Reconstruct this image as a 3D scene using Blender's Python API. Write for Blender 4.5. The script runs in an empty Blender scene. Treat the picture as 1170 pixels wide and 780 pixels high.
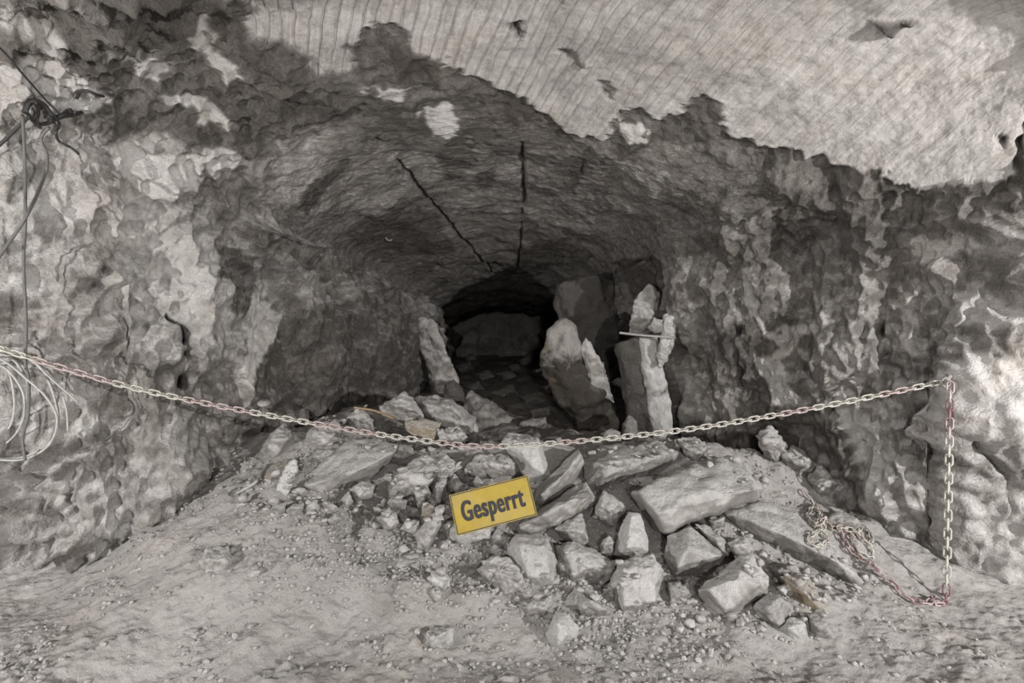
import bpy, bmesh, math, random
import numpy as np
from mathutils import Vector, Matrix
from mathutils.bvhtree import BVHTree

# ------------------------------------------------------------------ camera, world, lamps, exposure
SC = bpy.context.scene
COL = SC.collection
FPX = 585.0                      # focal length in pixels of the 1170 x 780 frame
CAM = np.array([0.0, 0.0, 1.4])
PITCH = math.radians(1.8)
cam_d = bpy.data.cameras.new('camera')
cam_d.sensor_width = 36.0
cam_d.lens = 36.0 * FPX / 1170.0
cam_d.clip_start = 0.05
cam = bpy.data.objects.new('camera', cam_d)
cam.location = CAM
cam.rotation_euler = (math.pi / 2 - PITCH, 0, 0)
COL.objects.link(cam)
SC.camera = cam

world = bpy.data.worlds.new('gallery_air')
SC.world = world
world.use_nodes = True
bg = world.node_tree.nodes['Background']
bg.inputs[0].default_value = (1.0, 0.97, 0.94, 1)
bg.inputs[1].default_value = 0.05

def lamp(name, loc, power, radius, col=(1, 1, 1)):
    d = bpy.data.lights.new(name, 'POINT')
    d.energy = power
    d.shadow_soft_size = radius
    d.color = col
    o = bpy.data.objects.new(name, d)
    o.location = loc
    COL.objects.link(o)
    return o
lamp('work_lamp', (-3.3, -0.3, 1.05), 390, 0.035, (1.0, 0.98, 0.96))
lamp('work_lamp.001', (3.9, -0.9, 1.45), 880, 0.035, (1.0, 0.985, 0.975))
lamp('frontal_fill', (0.25, -2.6, 1.9), 270, 0.12, (1.0, 0.98, 0.96))  # unseen fill light added behind the camera to brighten the drift

SC.view_settings.view_transform = 'Standard'
SC.view_settings.look = 'None'
SC.view_settings.gamma = 1.0
SC.view_settings.use_curve_mapping = False
SC.view_settings.exposure = -0.06

rnd = random.Random(7)
NR = np.random.RandomState(11)

# ------------------------------------------------------------------ geometry helpers
def W(px, py, Y):
    """world point at distance Y in front of the camera that is seen in the photograph at (px, py)"""
    a = (px - 585.0) / FPX
    b = (390.0 - py) / FPX
    d = np.array([a, math.cos(PITCH) + b * math.sin(PITCH), -math.sin(PITCH) + b * math.cos(PITCH)])
    return CAM + d * (Y / d[1])

def ray(px, py):
    p = W(px, py, 1.0) - CAM
    return p / np.linalg.norm(p)

def project(P):
    d = P - CAM
    f = d[..., 1] * math.cos(PITCH) - d[..., 2] * math.sin(PITCH)
    u = d[..., 1] * math.sin(PITCH) + d[..., 2] * math.cos(PITCH)
    f = np.where(f > 0.05, f, 0.05)
    return 585 + FPX * d[..., 0] / f, 390 - FPX * u / f

def _hash(ix, iy, iz, seed):
    h = (ix.astype(np.int64) * 374761393 + iy.astype(np.int64) * 668265263 + iz.astype(np.int64) * 2147483647 + seed * 1274126177) & 0xFFFFFFFF
    h = ((h ^ (h >> 13)) * 1274126177) & 0xFFFFFFFF
    h = ((h ^ (h >> 16)) * 2246822519) & 0xFFFFFFFF
    return ((h ^ (h >> 15)) & 0xFFFFFF) / float(0x1000000)

def vnoise(P, seed=0):
    """smooth value noise in -1..1 at points P (n,3)"""
    i = np.floor(P)
    f = P - i
    i = i.astype(np.int64)
    f = f * f * f * (f * (f * 6 - 15) + 10)
    out = 0
    for dx in (0, 1):
        wx = f[:, 0] if dx else 1 - f[:, 0]
        for dy in (0, 1):
            wy = f[:, 1] if dy else 1 - f[:, 1]
            for dz in (0, 1):
                wz = f[:, 2] if dz else 1 - f[:, 2]
                out = out + wx * wy * wz * _hash(i[:, 0] + dx, i[:, 1] + dy, i[:, 2] + dz, seed)
    return out * 2 - 1

def fbm(P, octaves=4, seed=0, gain=0.5):
    s, a, t = 0, 1.0, 0
    for k in range(octaves):
        s = s + a * vnoise(P * (2.03 ** k) + 17.3 * k, seed + k)
        t += a
        a *= gain
    return s / t * 1.6

def facets(P, seed=0, tilt=0.9):
    """broken-rock relief: random tilted planes, one per cell of a jittered grid; also the distance to the cell border"""
    P = P.astype(np.float32)
    i = np.floor(P).astype(np.int64)
    best = np.full(len(P), 9e9, np.float32); sec = best.copy(); val = np.zeros(len(P), np.float32)
    def bits(h, m):
        return (((h * m) & 0xFFFFFFFF) >> 12).astype(np.float32) * np.float32(1 / 1048576.0)
    for dx in (-1, 0, 1):
        for dy in (-1, 0, 1):
            for dz in (-1, 0, 1):
                cx, cy, cz = i[:, 0] + dx, i[:, 1] + dy, i[:, 2] + dz
                h = (cx * 374761393 + cy * 668265263 + cz * 1440662683 + seed * 1274126177) & 0xFFFFFFFF
                h = ((h ^ (h >> 13)) * 1274126177) & 0xFFFFFFFF
                h = ((h ^ (h >> 16)) * 2246822519) & 0xFFFFFFFF
                h = h ^ (h >> 15)
                rx = P[:, 0] - cx - bits(h, 1); ry = P[:, 1] - cy - bits(h, 2654435761); rz = P[:, 2] - cz - bits(h, 2246822519)
                d = rx * rx + ry * ry + rz * rz
                near = d < best
                k = np.nonzero(near)[0]
                sec = np.where(near, best, np.minimum(sec, d))
                hk = h[k]
                val[k] = (bits(hk, 3266489917) - .5) * 1.2 + tilt * 2 * (rx[k] * (bits(hk, 668265263) - .5) + ry[k] * (bits(hk, 374761393) - .5) + rz[k] * (bits(hk, 3644798167) - .5))
                best[k] = d[k]
    return val.astype(float), (np.sqrt(sec) - np.sqrt(best)).astype(float)

def chisel(P, seed=0, tilt=.8):
    """chipped relief without steps: the lowest of many tilted bowls, so flats meet in sharp ridges"""
    P = P.astype(np.float32)
    i = np.floor(P).astype(np.int64)
    best = np.full(len(P), 9e9, np.float32)
    def bits(h, m):
        return (((h * m) & 0xFFFFFFFF) >> 12).astype(np.float32) * np.float32(1 / 1048576.0)
    for dx in (-1, 0, 1):
        for dy in (-1, 0, 1):
            for dz in (-1, 0, 1):
                cx, cy, cz = i[:, 0] + dx, i[:, 1] + dy, i[:, 2] + dz
                h = (cx * 374761393 + cy * 668265263 + cz * 1440662683 + seed * 1274126177) & 0xFFFFFFFF
                h = ((h ^ (h >> 13)) * 1274126177) & 0xFFFFFFFF
                h = ((h ^ (h >> 16)) * 2246822519) & 0xFFFFFFFF
                h = h ^ (h >> 15)
                rx = P[:, 0] - cx - bits(h, 1); ry = P[:, 1] - cy - bits(h, 2654435761); rz = P[:, 2] - cz - bits(h, 2246822519)
                v = .55 * (rx * rx + ry * ry + rz * rz) + bits(h, 3266489917) * .25 + tilt * (rx * (bits(h, 668265263) - .5) + ry * (bits(h, 374761393) - .5) + rz * (bits(h, 3644798167) - .5))
                np.minimum(best, v, out=best)
    return (best.astype(float) - .12) * 3.2

def smooth01(a, b, x):
    t = np.clip((x - a) / (b - a), 0, 1)
    return t * t * (3 - 2 * t)

def make_mesh(name, V, F, attrs=None, smooth=True):
    """V (n,3), F (m,3|4) -> mesh"""
    me = bpy.data.meshes.new(name)
    n, m, k = len(V), len(F), F.shape[1]
    me.vertices.add(n)
    me.vertices.foreach_set('co', np.ascontiguousarray(V, dtype=np.float32).ravel())
    me.loops.add(m * k)
    me.loops.foreach_set('vertex_index', np.ascontiguousarray(F, dtype=np.int32).ravel())
    me.polygons.add(m)
    me.polygons.foreach_set('loop_start', np.arange(0, m * k, k, dtype=np.int32))
    me.polygons.foreach_set('loop_total', np.full(m, k, dtype=np.int32))
    me.polygons.foreach_set('use_smooth', np.full(m, smooth, dtype=bool))
    me.update(calc_edges=True)
    me.validate()
    for an, av in (attrs or {}).items():
        a = me.attributes.new(an, 'FLOAT', 'POINT')
        a.data.foreach_set('value', np.ascontiguousarray(av, dtype=np.float32))
    return me

def link(name, me, mat=None, parent=None, label=None, cat=None, group=None, kind=None):
    o = bpy.data.objects.new(name, me)
    COL.objects.link(o)
    if mat is not None and me is not None and not me.materials:
        me.materials.append(mat)
    if parent is not None:
        o.parent = parent
    if label: o['label'] = label
    if cat: o['category'] = cat
    if group: o['group'] = group
    if kind: o['kind'] = kind
    return o

def tube_mesh(name, pts, r, n=8, closed=False):
    pts = [Vector(p) for p in pts]
    V, F = [], []
    up = Vector((0.13, 0.2, 1)).normalized()
    N = len(pts)
    prev = None
    for i, p in enumerate(pts):
        if closed:
            t = (pts[(i + 1) % N] - pts[i - 1]).normalized()
        else:
            t = (pts[min(i + 1, N - 1)] - pts[max(i - 1, 0)]).normalized()
        if prev is None:
            a = t.cross(up)
            if a.length < 1e-3: a = t.cross(Vector((1, 0, 0)))
            a.normalize()
        else:
            a = (prev - t * prev.dot(t)).normalized()
        prev = a
        b = t.cross(a)
        rr = r[i] if isinstance(r, (list, tuple)) else r
        for k in range(n):
            w = 2 * math.pi * k / n
            V.append(p + (a * math.cos(w) + b * math.sin(w)) * rr)
    rows = N if closed else N - 1
    for i in range(rows):
        j = (i + 1) % N
        for k in range(n):
            k2 = (k + 1) % n
            F.append((i * n + k, j * n + k, j * n + k2, i * n + k2))
    me = bpy.data.meshes.new(name)
    if not closed:
        F.append(tuple(range(n))[::-1]); F.append(tuple(range((N - 1) * n, N * n)))
    me.from_pydata([tuple(v) for v in V], [], F)
    for p in me.polygons: p.use_smooth = True
    return me

def spline(pts, per=8):
    """Catmull-Rom through points"""
    P = [np.array(p, float) for p in pts]
    P = [2 * P[0] - P[1]] + P + [2 * P[-1] - P[-2]]
    out = []
    for i in range(1, len(P) - 2):
        for k in range(per):
            t = k / per
            out.append(.5 * ((2 * P[i]) + (-P[i - 1] + P[i + 1]) * t + (2 * P[i - 1] - 5 * P[i] + 4 * P[i + 1] - P[i + 2]) * t * t
                             + (-P[i - 1] + 3 * P[i] - 3 * P[i + 1] + P[i + 2]) * t ** 3))
    out.append(P[-2])
    return out

# ------------------------------------------------------------------ materials
def nodes(mat):
    mat.use_nodes = True
    nt = mat.node_tree
    return nt, nt.nodes, nt.links, nt.nodes['Principled BSDF']

def ramp(N, L, fac, stops):
    r = N.new('ShaderNodeValToRGB')
    el = r.color_ramp.elements
    while len(el) < len(stops): el.new(0.5)
    for e, (p, c) in zip(el, stops):
        e.position = p
        e.color = (*c, 1) if len(c) == 3 else c
    L.new(fac, r.inputs[0])
    return r

def noise(N, L, vec, scale, detail=6, rough=.6, dist=0):
    n = N.new('ShaderNodeTexNoise')
    n.inputs['Scale'].default_value = scale
    n.inputs['Detail'].default_value = detail
    n.inputs['Roughness'].default_value = rough
    n.inputs['Distortion'].default_value = dist
    L.new(vec, n.inputs['Vector'])
    return n

def math_n(N, L, op, a, b=None, clamp=False):
    m = N.new('ShaderNodeMath'); m.operation = op; m.use_clamp = clamp
    for k, x in enumerate((a, b)):
        if x is None: continue
        if isinstance(x, (int, float)): m.inputs[k].default_value = x
        else: L.new(x, m.inputs[k])
    return m.outputs[0]

def mix_rgb(N, L, fac, a, b, mode='MIX'):
    m = N.new('ShaderNodeMix'); m.data_type = 'RGBA'; m.blend_type = mode
    if isinstance(fac, (int, float)): m.inputs[0].default_value = fac
    else: L.new(fac, m.inputs[0])
    for k, x in ((6, a), (7, b)):
        if isinstance(x, tuple): m.inputs[k].default_value = (*x, 1)
        else: L.new(x, m.inputs[k])
    return m.outputs[2]

DARK = (0.075, 0.067, 0.060)
MID = (0.205, 0.190, 0.176)
LIGHT = (0.43, 0.410, 0.392)
PALE = (0.62, 0.60, 0.58)

def rock_wall_material(name, mot=1.0, bumpk=1.0):
    mat = bpy.data.materials.new(name)
    nt, N, L, B = nodes(mat)
    tc = N.new('ShaderNodeTexCoord')
    vec = tc.outputs['Object']
    at = N.new('ShaderNodeAttribute'); at.attribute_name = 'tone'
    ac = N.new('ShaderNodeAttribute'); ac.attribute_name = 'cut'
    ar = N.new('ShaderNodeAttribute'); ar.attribute_name = 'roof'
    n1 = noise(N, L, vec, 5.5, 8, .62, .5)
    n2 = noise(N, L, vec, 26, 6, .62, .6)
    n3 = noise(N, L, vec, 95, 4, .6)
    # foliation of the side drift's roof: wavy bands drawn out across the drift
    mp = N.new('ShaderNodeMapping'); mp.inputs['Scale'].default_value = (2.2, 13, 13)
    mp.inputs['Rotation'].default_value = (0, 0, .12)
    L.new(vec, mp.inputs[0])
    nf = noise(N, L, mp.outputs[0], 2.6, 7, .66, 1.3)
    # cutter marks of the gallery roof
    asd = N.new('ShaderNodeAttribute'); asd.attribute_name = 'across'
    aal = N.new('ShaderNodeAttribute'); aal.attribute_name = 'along'
    cx = N.new('ShaderNodeCombineXYZ')
    L.new(math_n(N, L, 'MULTIPLY', asd.outputs['Fac'], 30.0), cx.inputs[0]); L.new(math_n(N, L, 'MULTIPLY', aal.outputs['Fac'], 3.2), cx.inputs[1])
    nc = noise(N, L, cx.outputs[0], 1.0, 5, .62, .25)
    cg = N.new('ShaderNodeCombineXYZ')
    L.new(math_n(N, L, 'MULTIPLY', asd.outputs['Fac'], 2.0), cg.inputs[0]); L.new(math_n(N, L, 'MULTIPLY', aal.outputs['Fac'], 1.4), cg.inputs[1])
    nw = noise(N, L, cg.outputs[0], 1.0, 3, .6)
    gw = math_n(N, L, 'ADD', math_n(N, L, 'MULTIPLY', asd.outputs['Fac'], 15.0), math_n(N, L, 'MULTIPLY', nw.outputs[0], 2.2))
    pp = math_n(N, L, 'PINGPONG', gw, .5)
    gr = N.new('ShaderNodeMapRange'); gr.interpolation_type = 'SMOOTHSTEP'
    gr.inputs[1].default_value = 0.0; gr.inputs[2].default_value = .13; gr.inputs[3].default_value = 1; gr.inputs[4].default_value = 0
    L.new(pp, gr.inputs[0])
    gl = N.new('ShaderNodeMapRange'); gl.inputs[1].default_value = 1.1; gl.inputs[2].default_value = 2.6; gl.inputs[3].default_value = 1; gl.inputs[4].default_value = .12
    L.new(asd.outputs['Fac'], gl.inputs[0])
    grv = math_n(N, L, 'MULTIPLY', math_n(N, L, 'MULTIPLY', gr.outputs[0], gl.outputs[0]), ac.outputs['Fac'])
    t = math_n(N, L, 'ADD', at.outputs['Fac'], math_n(N, L, 'MULTIPLY', math_n(N, L, 'SUBTRACT', n1.outputs[0], .5), .62 * mot))
    t = math_n(N, L, 'ADD', t, math_n(N, L, 'MULTIPLY', math_n(N, L, 'SUBTRACT', n2.outputs[0], .5), .52 * mot))
    t = math_n(N, L, 'ADD', t, math_n(N, L, 'MULTIPLY', math_n(N, L, 'SUBTRACT', n3.outputs[0], .5), .34 * mot))
    fol = math_n(N, L, 'MULTIPLY', math_n(N, L, 'SUBTRACT', nf.outputs[0], .5), ar.outputs['Fac'])
    t = math_n(N, L, 'ADD', t, math_n(N, L, 'MULTIPLY', fol, .95))
    cu = math_n(N, L, 'MULTIPLY', math_n(N, L, 'SUBTRACT', nc.outputs[0], .5), ac.outputs['Fac'])
    t = math_n(N, L, 'ADD', t, math_n(N, L, 'MULTIPLY', cu, .55))
    # pale dust lying on what faces up
    ge = N.new('ShaderNodeNewGeometry')
    sx = N.new('ShaderNodeSeparateXYZ'); L.new(ge.outputs['Normal'], sx.inputs[0])
    du = N.new('ShaderNodeMapRange'); du.interpolation_type = 'SMOOTHSTEP'
    du.inputs[1].default_value = .15; du.inputs[2].default_value = .75
    du.inputs[3].default_value = 0; du.inputs[4].default_value = .34
    L.new(sx.outputs[2], du.inputs[0])
    t = math_n(N, L, 'ADD', t, du.outputs[0], True)
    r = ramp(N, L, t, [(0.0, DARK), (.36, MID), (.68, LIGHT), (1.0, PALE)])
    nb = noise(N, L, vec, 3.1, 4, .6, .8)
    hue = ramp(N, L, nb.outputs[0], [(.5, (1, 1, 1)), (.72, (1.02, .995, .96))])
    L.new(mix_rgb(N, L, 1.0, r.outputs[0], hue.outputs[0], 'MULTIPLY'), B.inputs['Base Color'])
    B.inputs['Roughness'].default_value = .9
    B.inputs['Specular IOR Level'].default_value = .2
    h = math_n(N, L, 'ADD', math_n(N, L, 'MULTIPLY', n2.outputs[0], .026 * bumpk), math_n(N, L, 'MULTIPLY', n3.outputs[0], .012 * bumpk))
    h = math_n(N, L, 'MULTIPLY', h, math_n(N, L, 'SUBTRACT', 1.0, math_n(N, L, 'MULTIPLY', ac.outputs['Fac'], .7)))
    h = math_n(N, L, 'ADD', h, math_n(N, L, 'MULTIPLY', fol, .028))
    h = math_n(N, L, 'ADD', h, math_n(N, L, 'MULTIPLY', cu, .02))
    h = math_n(N, L, 'SUBTRACT', h, math_n(N, L, 'MULTIPLY', grv, .016))
    bp = N.new('ShaderNodeBump'); bp.inputs['Strength'].default_value = .8; bp.inputs['Distance'].default_value = 1
    L.new(h, bp.inputs['Height'])
    L.new(bp.outputs[0], B.inputs['Normal'])
    return mat

def rubble_material(name, rock, dust, dusty=.9, var=.25, bump=.022, scale=1.0, d0=-.35, d1=.55):
    mat = bpy.data.materials.new(name)
    nt, N, L, B = nodes(mat)
    tc = N.new('ShaderNodeTexCoord'); vec = tc.outputs['Object']
    oi = N.new('ShaderNodeObjectInfo')
    n1 = noise(N, L, vec, 9 * scale, 7, .62, .4)
    n2 = noise(N, L, vec, 48 * scale, 6, .65, .3)
    n3 = noise(N, L, vec, 160 * scale, 3, .6)
    ge = N.new('ShaderNodeNewGeometry')
    sx = N.new('ShaderNodeSeparateXYZ'); L.new(ge.outputs['Normal'], sx.inputs[0])
    z = math_n(N, L, 'ADD', sx.outputs[2], math_n(N, L, 'MULTIPLY', math_n(N, L, 'SUBTRACT', n1.outputs[0], .5), .9))
    du = N.new('ShaderNodeMapRange'); du.interpolation_type = 'SMOOTHSTEP'
    du.inputs[1].default_value = d0; du.inputs[2].default_value = d1
    du.inputs[3].default_value = 0; du.inputs[4].default_value = dusty
    L.new(z, du.inputs[0])
    c = mix_rgb(N, L, du.outputs[0], rock, dust)
    m = math_n(N, L, 'ADD', math_n(N, L, 'MULTIPLY', n1.outputs[0], .5), math_n(N, L, 'MULTIPLY', n2.outputs[0], .5))
    m = math_n(N, L, 'ADD', m, math_n(N, L, 'MULTIPLY', math_n(N, L, 'SUBTRACT', oi.outputs['Random'], .5), var))
    mr = ramp(N, L, m, [(.25, (.66, .65, .64)), (.5, (1, 1, 1)), (.75, (1.22, 1.22, 1.22))])
    L.new(mix_rgb(N, L, 1.0, c, mr.outputs[0], 'MULTIPLY'), B.inputs['Base Color'])
    B.inputs['Roughness'].default_value = .92
    B.inputs['Specular IOR Level'].default_value = .15
    h = math_n(N, L, 'ADD', math_n(N, L, 'MULTIPLY', n2.outputs[0], bump), math_n(N, L, 'MULTIPLY', n3.outputs[0], bump * .35))
    bp = N.new('ShaderNodeBump'); bp.inputs['Strength'].default_value = .9; bp.inputs['Distance'].default_value = 1
    L.new(h, bp.inputs['Height']); L.new(bp.outputs[0], B.inputs['Normal'])
    return mat

def plain(name, col, rough=.6, metal=0, var=.25, scale=60, dirt=None, dirt_amt=.5):
    mat = bpy.data.materials.new(name)
    nt, N, L, B = nodes(mat)
    tc = N.new('ShaderNodeTexCoord')
    n = noise(N, L, tc.outputs['Object'], scale, 5, .6)
    r = ramp(N, L, n.outputs[0], [(.3, tuple(c * (1 - var) for c in col)), (.7, tuple(min(1, c * (1 + var)) for c in col))])
    c = r.outputs[0]
    if dirt:
        n2 = noise(N, L, tc.outputs['Object'], scale * .35, 6, .7)
        r2 = ramp(N, L, n2.outputs[0], [(.45, (0, 0, 0)), (.7, (dirt_amt,) * 3)])
        c = mix_rgb(N, L, r2.outputs[0], c, dirt)
    L.new(c, B.inputs['Base Color'])
    B.inputs['Roughness'].default_value = rough
    B.inputs['Metallic'].default_value = metal
    return mat

M_WALL = rock_wall_material('mine_rock')
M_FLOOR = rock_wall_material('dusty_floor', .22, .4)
M_RUB = rubble_material('dusty_rubble', (.31, .29, .272), (.60, .582, .56))
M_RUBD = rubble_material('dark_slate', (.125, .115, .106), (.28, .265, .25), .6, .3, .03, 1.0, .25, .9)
M_LOOSE = rubble_material('loose_pebble', (.33, .31, .29), (.52, .50, .48), .9, .25, .0016, .05)
M_GRAV = rubble_material('gravel', (.36, .345, .325), (.54, .52, .50), .9, .1, .003, 1.0)
def stained_slab():
    m = rubble_material('stained_slab', (.085, .074, .064), (.24, .225, .21), .6, .2, .03, 1.0, .25, .9)
    nt, N, L, B = nodes(m)
    src = B.inputs['Base Color'].links[0].from_socket
    tc = N.new('ShaderNodeTexCoord'); sx = N.new('ShaderNodeSeparateXYZ'); L.new(tc.outputs['Object'], sx.inputs[0])
    n = noise(N, L, tc.outputs['Object'], 7, 6, .65, .6)
    zz = math_n(N, L, 'ADD', sx.outputs[2], math_n(N, L, 'MULTIPLY', math_n(N, L, 'SUBTRACT', n.outputs[0], .5), .55))
    tip = N.new('ShaderNodeMapRange'); tip.inputs[1].default_value = .78; tip.inputs[2].default_value = .90; L.new(zz, tip.inputs[0])
    c = mix_rgb(N, L, tip.outputs[0], src, (.42, .395, .37))
    n2 = noise(N, L, tc.outputs['Object'], 4.5, 5, .6, .4)
    st = N.new('ShaderNodeMapRange'); st.inputs[1].default_value = .58; st.inputs[2].default_value = .72; st.inputs[4].default_value = .7; L.new(n2.outputs[0], st.inputs[0])
    c = mix_rgb(N, L, st.outputs[0], c, (.26, .19, .12))
    L.new(c, B.inputs['Base Color'])
    return m
M_STAIN = stained_slab()
M_PALE = rubble_material('pale_rock', (.46, .445, .425), (.68, .665, .645))
M_BUFF = rubble_material('buff_stained_rock', (.36, .30, .225), (.47, .44, .40), .8)
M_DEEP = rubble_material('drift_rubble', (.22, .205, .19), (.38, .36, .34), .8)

# ------------------------------------------------------------------ rock shell: gallery roof and walls, throat of the side drift
# Sections from the gallery (first) to the far end of the drift (last); one row per bearing, clockwise from lower left.
STATIONS = [
  [(-700, 650, 2.4), (0, 640, 2.60), (140, 590, 2.74), (270, 480, 3.15), (365, 465, 3.6), (470, 445, 4.6), (500, 432, 6.2), (505, 428, 8.0), (508, 425, 9.8)],
  [(-700, 400, 2.4), (0, 400, 2.55), (150, 390, 2.80), (270, 370, 3.15), (365, 372, 3.6), (490, 385, 4.9), (505, 395, 6.5), (508, 395, 8.0), (510, 395, 9.8)],
  [(-600, 190, 2.1), (0, 240, 2.42), (150, 265, 2.75), (285, 290, 3.25), (350, 300, 3.7), (440, 322, 4.8), (495, 352, 6.4), (508, 372, 8.0), (512, 375, 9.8)],
  [(-350, -60, 1.6), (0, 110, 2.25), (150, 170, 2.62), (290, 235, 3.2), (350, 262, 3.6), (425, 292, 4.6), (505, 338, 6.3), (522, 362, 8.0), (524, 366, 9.8)],
  [(-200, -420, .9), (90, 10, 2.1), (235, 100, 2.62), (370, 190, 3.2), (410, 220, 3.6), (475, 268, 4.5), (532, 326, 6.3), (545, 354, 8.0), (545, 358, 9.8)],
  [(150, -700, .5), (320, -40, 2.1), (400, 70, 2.68), (475, 165, 3.2), (495, 195, 3.6), (532, 250, 4.5), (562, 320, 6.3), (570, 350, 8.0), (570, 355, 9.8)],
  [(560, -800, .5), (565, -70, 2.1), (575, 55, 2.7), (590, 158, 3.2), (593, 195, 3.6), (596, 250, 4.5), (598, 319, 6.3), (600, 350, 8.0), (600, 355, 9.8)],
  [(1000, -700, .5), (860, -60, 2.0), (765, 70, 2.65), (700, 180, 3.25), (680, 210, 3.65), (650, 260, 4.5), (625, 322, 6.3), (620, 355, 8.0), (620, 358, 9.8)],
  [(1500, -450, .8), (1180, -30, 1.95), (960, 125, 2.62), (800, 222, 3.25), (765, 240, 3.6), (705, 282, 4.4), (648, 335, 6.2), (630, 363, 8.0), (630, 366, 9.8)],
  [(1650, -60, 1.6), (1175, 150, 2.32), (1020, 215, 2.72), (850, 268, 3.3), (800, 280, 3.6), (730, 308, 4.3), (655, 352, 6.2), (634, 375, 8.0), (633, 378, 9.8)],
  [(1800, 190, 2.0), (1175, 270, 2.45), (1035, 300, 2.80), (870, 325, 3.35), (815, 335, 3.6), (745, 355, 4.2), (660, 375, 6.2), (635, 390, 8.0), (634, 390, 9.8)],
  [(1850, 400, 2.3), (1175, 420, 2.5), (1060, 425, 2.74), (900, 420, 3.25), (835, 418, 3.5), (772, 410, 4.0), (665, 405, 6.1), (637, 405, 8.0), (636, 405, 9.8)],
  [(1850, 620, 2.4), (1175, 610, 2.55), (1060, 580, 2.74), (925, 510, 3.2), (850, 488, 3.45), (782, 470, 3.9), (672, 440, 6.1), (639, 425, 8.0), (638, 420, 9.8)],
]
NET = np.array([[W(*p) for p in row] for row in STATIONS])
lowL, lowR = NET[0].copy(), NET[-1].copy()
lowL[:, 2] -= np.linspace(.9, .8, NET.shape[1]); lowR[:, 2] -= np.linspace(.9, .8, NET.shape[1])
NET = np.concatenate([lowL[None], NET, lowR[None]], 0)
NS, NL = NET.shape[:2]

def cr_matrix(ts, n):
    """rows of Catmull-Rom weights for parameters ts in 0..n-1"""
    M = np.zeros((len(ts), n))
    for r, t in enumerate(ts):
        i = min(int(t), n - 2); f = t - i
        w = (.5 * (-f + 2 * f * f - f ** 3), .5 * (2 - 5 * f * f + 3 * f ** 3), .5 * (f + 4 * f * f - 3 * f ** 3), .5 * (-f * f + f ** 3))
        for k, wk in zip((i - 1, i, i + 1, i + 2), w):
            if k < 0: M[r, 0] += 2 * wk; M[r, 1] -= wk
            elif k >= n: M[r, n - 1] += 2 * wk; M[r, n - 2] -= wk
            else: M[r, k] += wk
    return M
NU = 780
ts_u = np.linspace(0, NS - 1, NU)
ts_v = np.concatenate([np.linspace(0, .7, 40, endpoint=False), np.linspace(.7, 1, 60, endpoint=False), np.linspace(1, 2, 135, endpoint=False), np.linspace(2, 3, 135, endpoint=False),
                       np.linspace(3, 4, 85, endpoint=False), np.linspace(4, 5, 95, endpoint=False), np.linspace(5, 6, 60, endpoint=False), np.linspace(6, 8, 60)])
NV = len(ts_v)
S = np.einsum('ua,abk,vb->uvk', cr_matrix(ts_u, NS), NET, cr_matrix(ts_v, NL))      # (NU, NV, 3)
du_ = np.gradient(S, axis=0); dv_ = np.gradient(S, axis=1)
NRM = np.cross(du_, dv_)
NRM /= np.linalg.norm(NRM, axis=2, keepdims=True) + 1e-9
cen = np.array([0, 3.0, 1.3])
if ((cen - S[NU // 2, NV // 3]) * NRM[NU // 2, NV // 3]).sum() < 0: NRM = -NRM       # point into the open space

su, sv = 4, 3
SPX, SPY = project(S[::su, ::sv])
SPX[:, :8] = 9e5          # keep the stretch behind the camera out of the look-up
def uv(px, py):
    """grid index on the shell of the spot seen in the photograph at (px, py)"""
    d = (SPX - px) ** 2 + (SPY - py) ** 2
    k = int(np.argmin(d)); i, j = divmod(k, SPX.shape[1])
    return i * su, j * sv

PT = S.reshape(-1, 3)
GU, GV = np.meshgrid(np.arange(NU), np.arange(NV), indexing='ij')
wob = np.stack([fbm(PT * 7, 4, 3), fbm(PT * 7, 4, 9)], 1).reshape(NU, NV, 2)
wfine = np.stack([vnoise(PT * 45, 33), vnoise(PT * 45, 39)], 1).reshape(NU, NV, 2)

def patch(poly, wobble=5.0, blur=1):
    """0..1 mask on the shell grid of a patch whose outline runs through the given spots"""
    P = np.array([uv(x, y) for x, y in poly], float)
    lo = np.maximum(P.min(0) - 25, 0).astype(int); hi = (P.max(0) + 25).astype(int)
    sl = (slice(lo[0], hi[0]), slice(lo[1], hi[1]))
    x = GU[sl] + (wob[sl][..., 0] * 1.0 + wfine[sl][..., 0] * .35) * wobble
    y = GV[sl] + (wob[sl][..., 1] * 1.0 + wfine[sl][..., 1] * .35) * wobble
    ins = np.zeros(x.shape, bool)
    n = len(P)
    for k in range(n):
        (x1, y1), (x2, y2) = P[k], P[(k + 1) % n]
        if y1 == y2: continue
        c = ((y1 > y) != (y2 > y)) & (x < (x2 - x1) * (y - y1) / (y2 - y1) + x1)
        ins ^= c
    m = ins.astype(float)
    for _ in range(blur):
        m = (m + np.roll(m, 1, 0) + np.roll(m, -1, 0) + np.roll(m, 1, 1) + np.roll(m, -1, 1)) / 5
    out = np.zeros((NU, NV)); out[sl] = m
    return out

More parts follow.
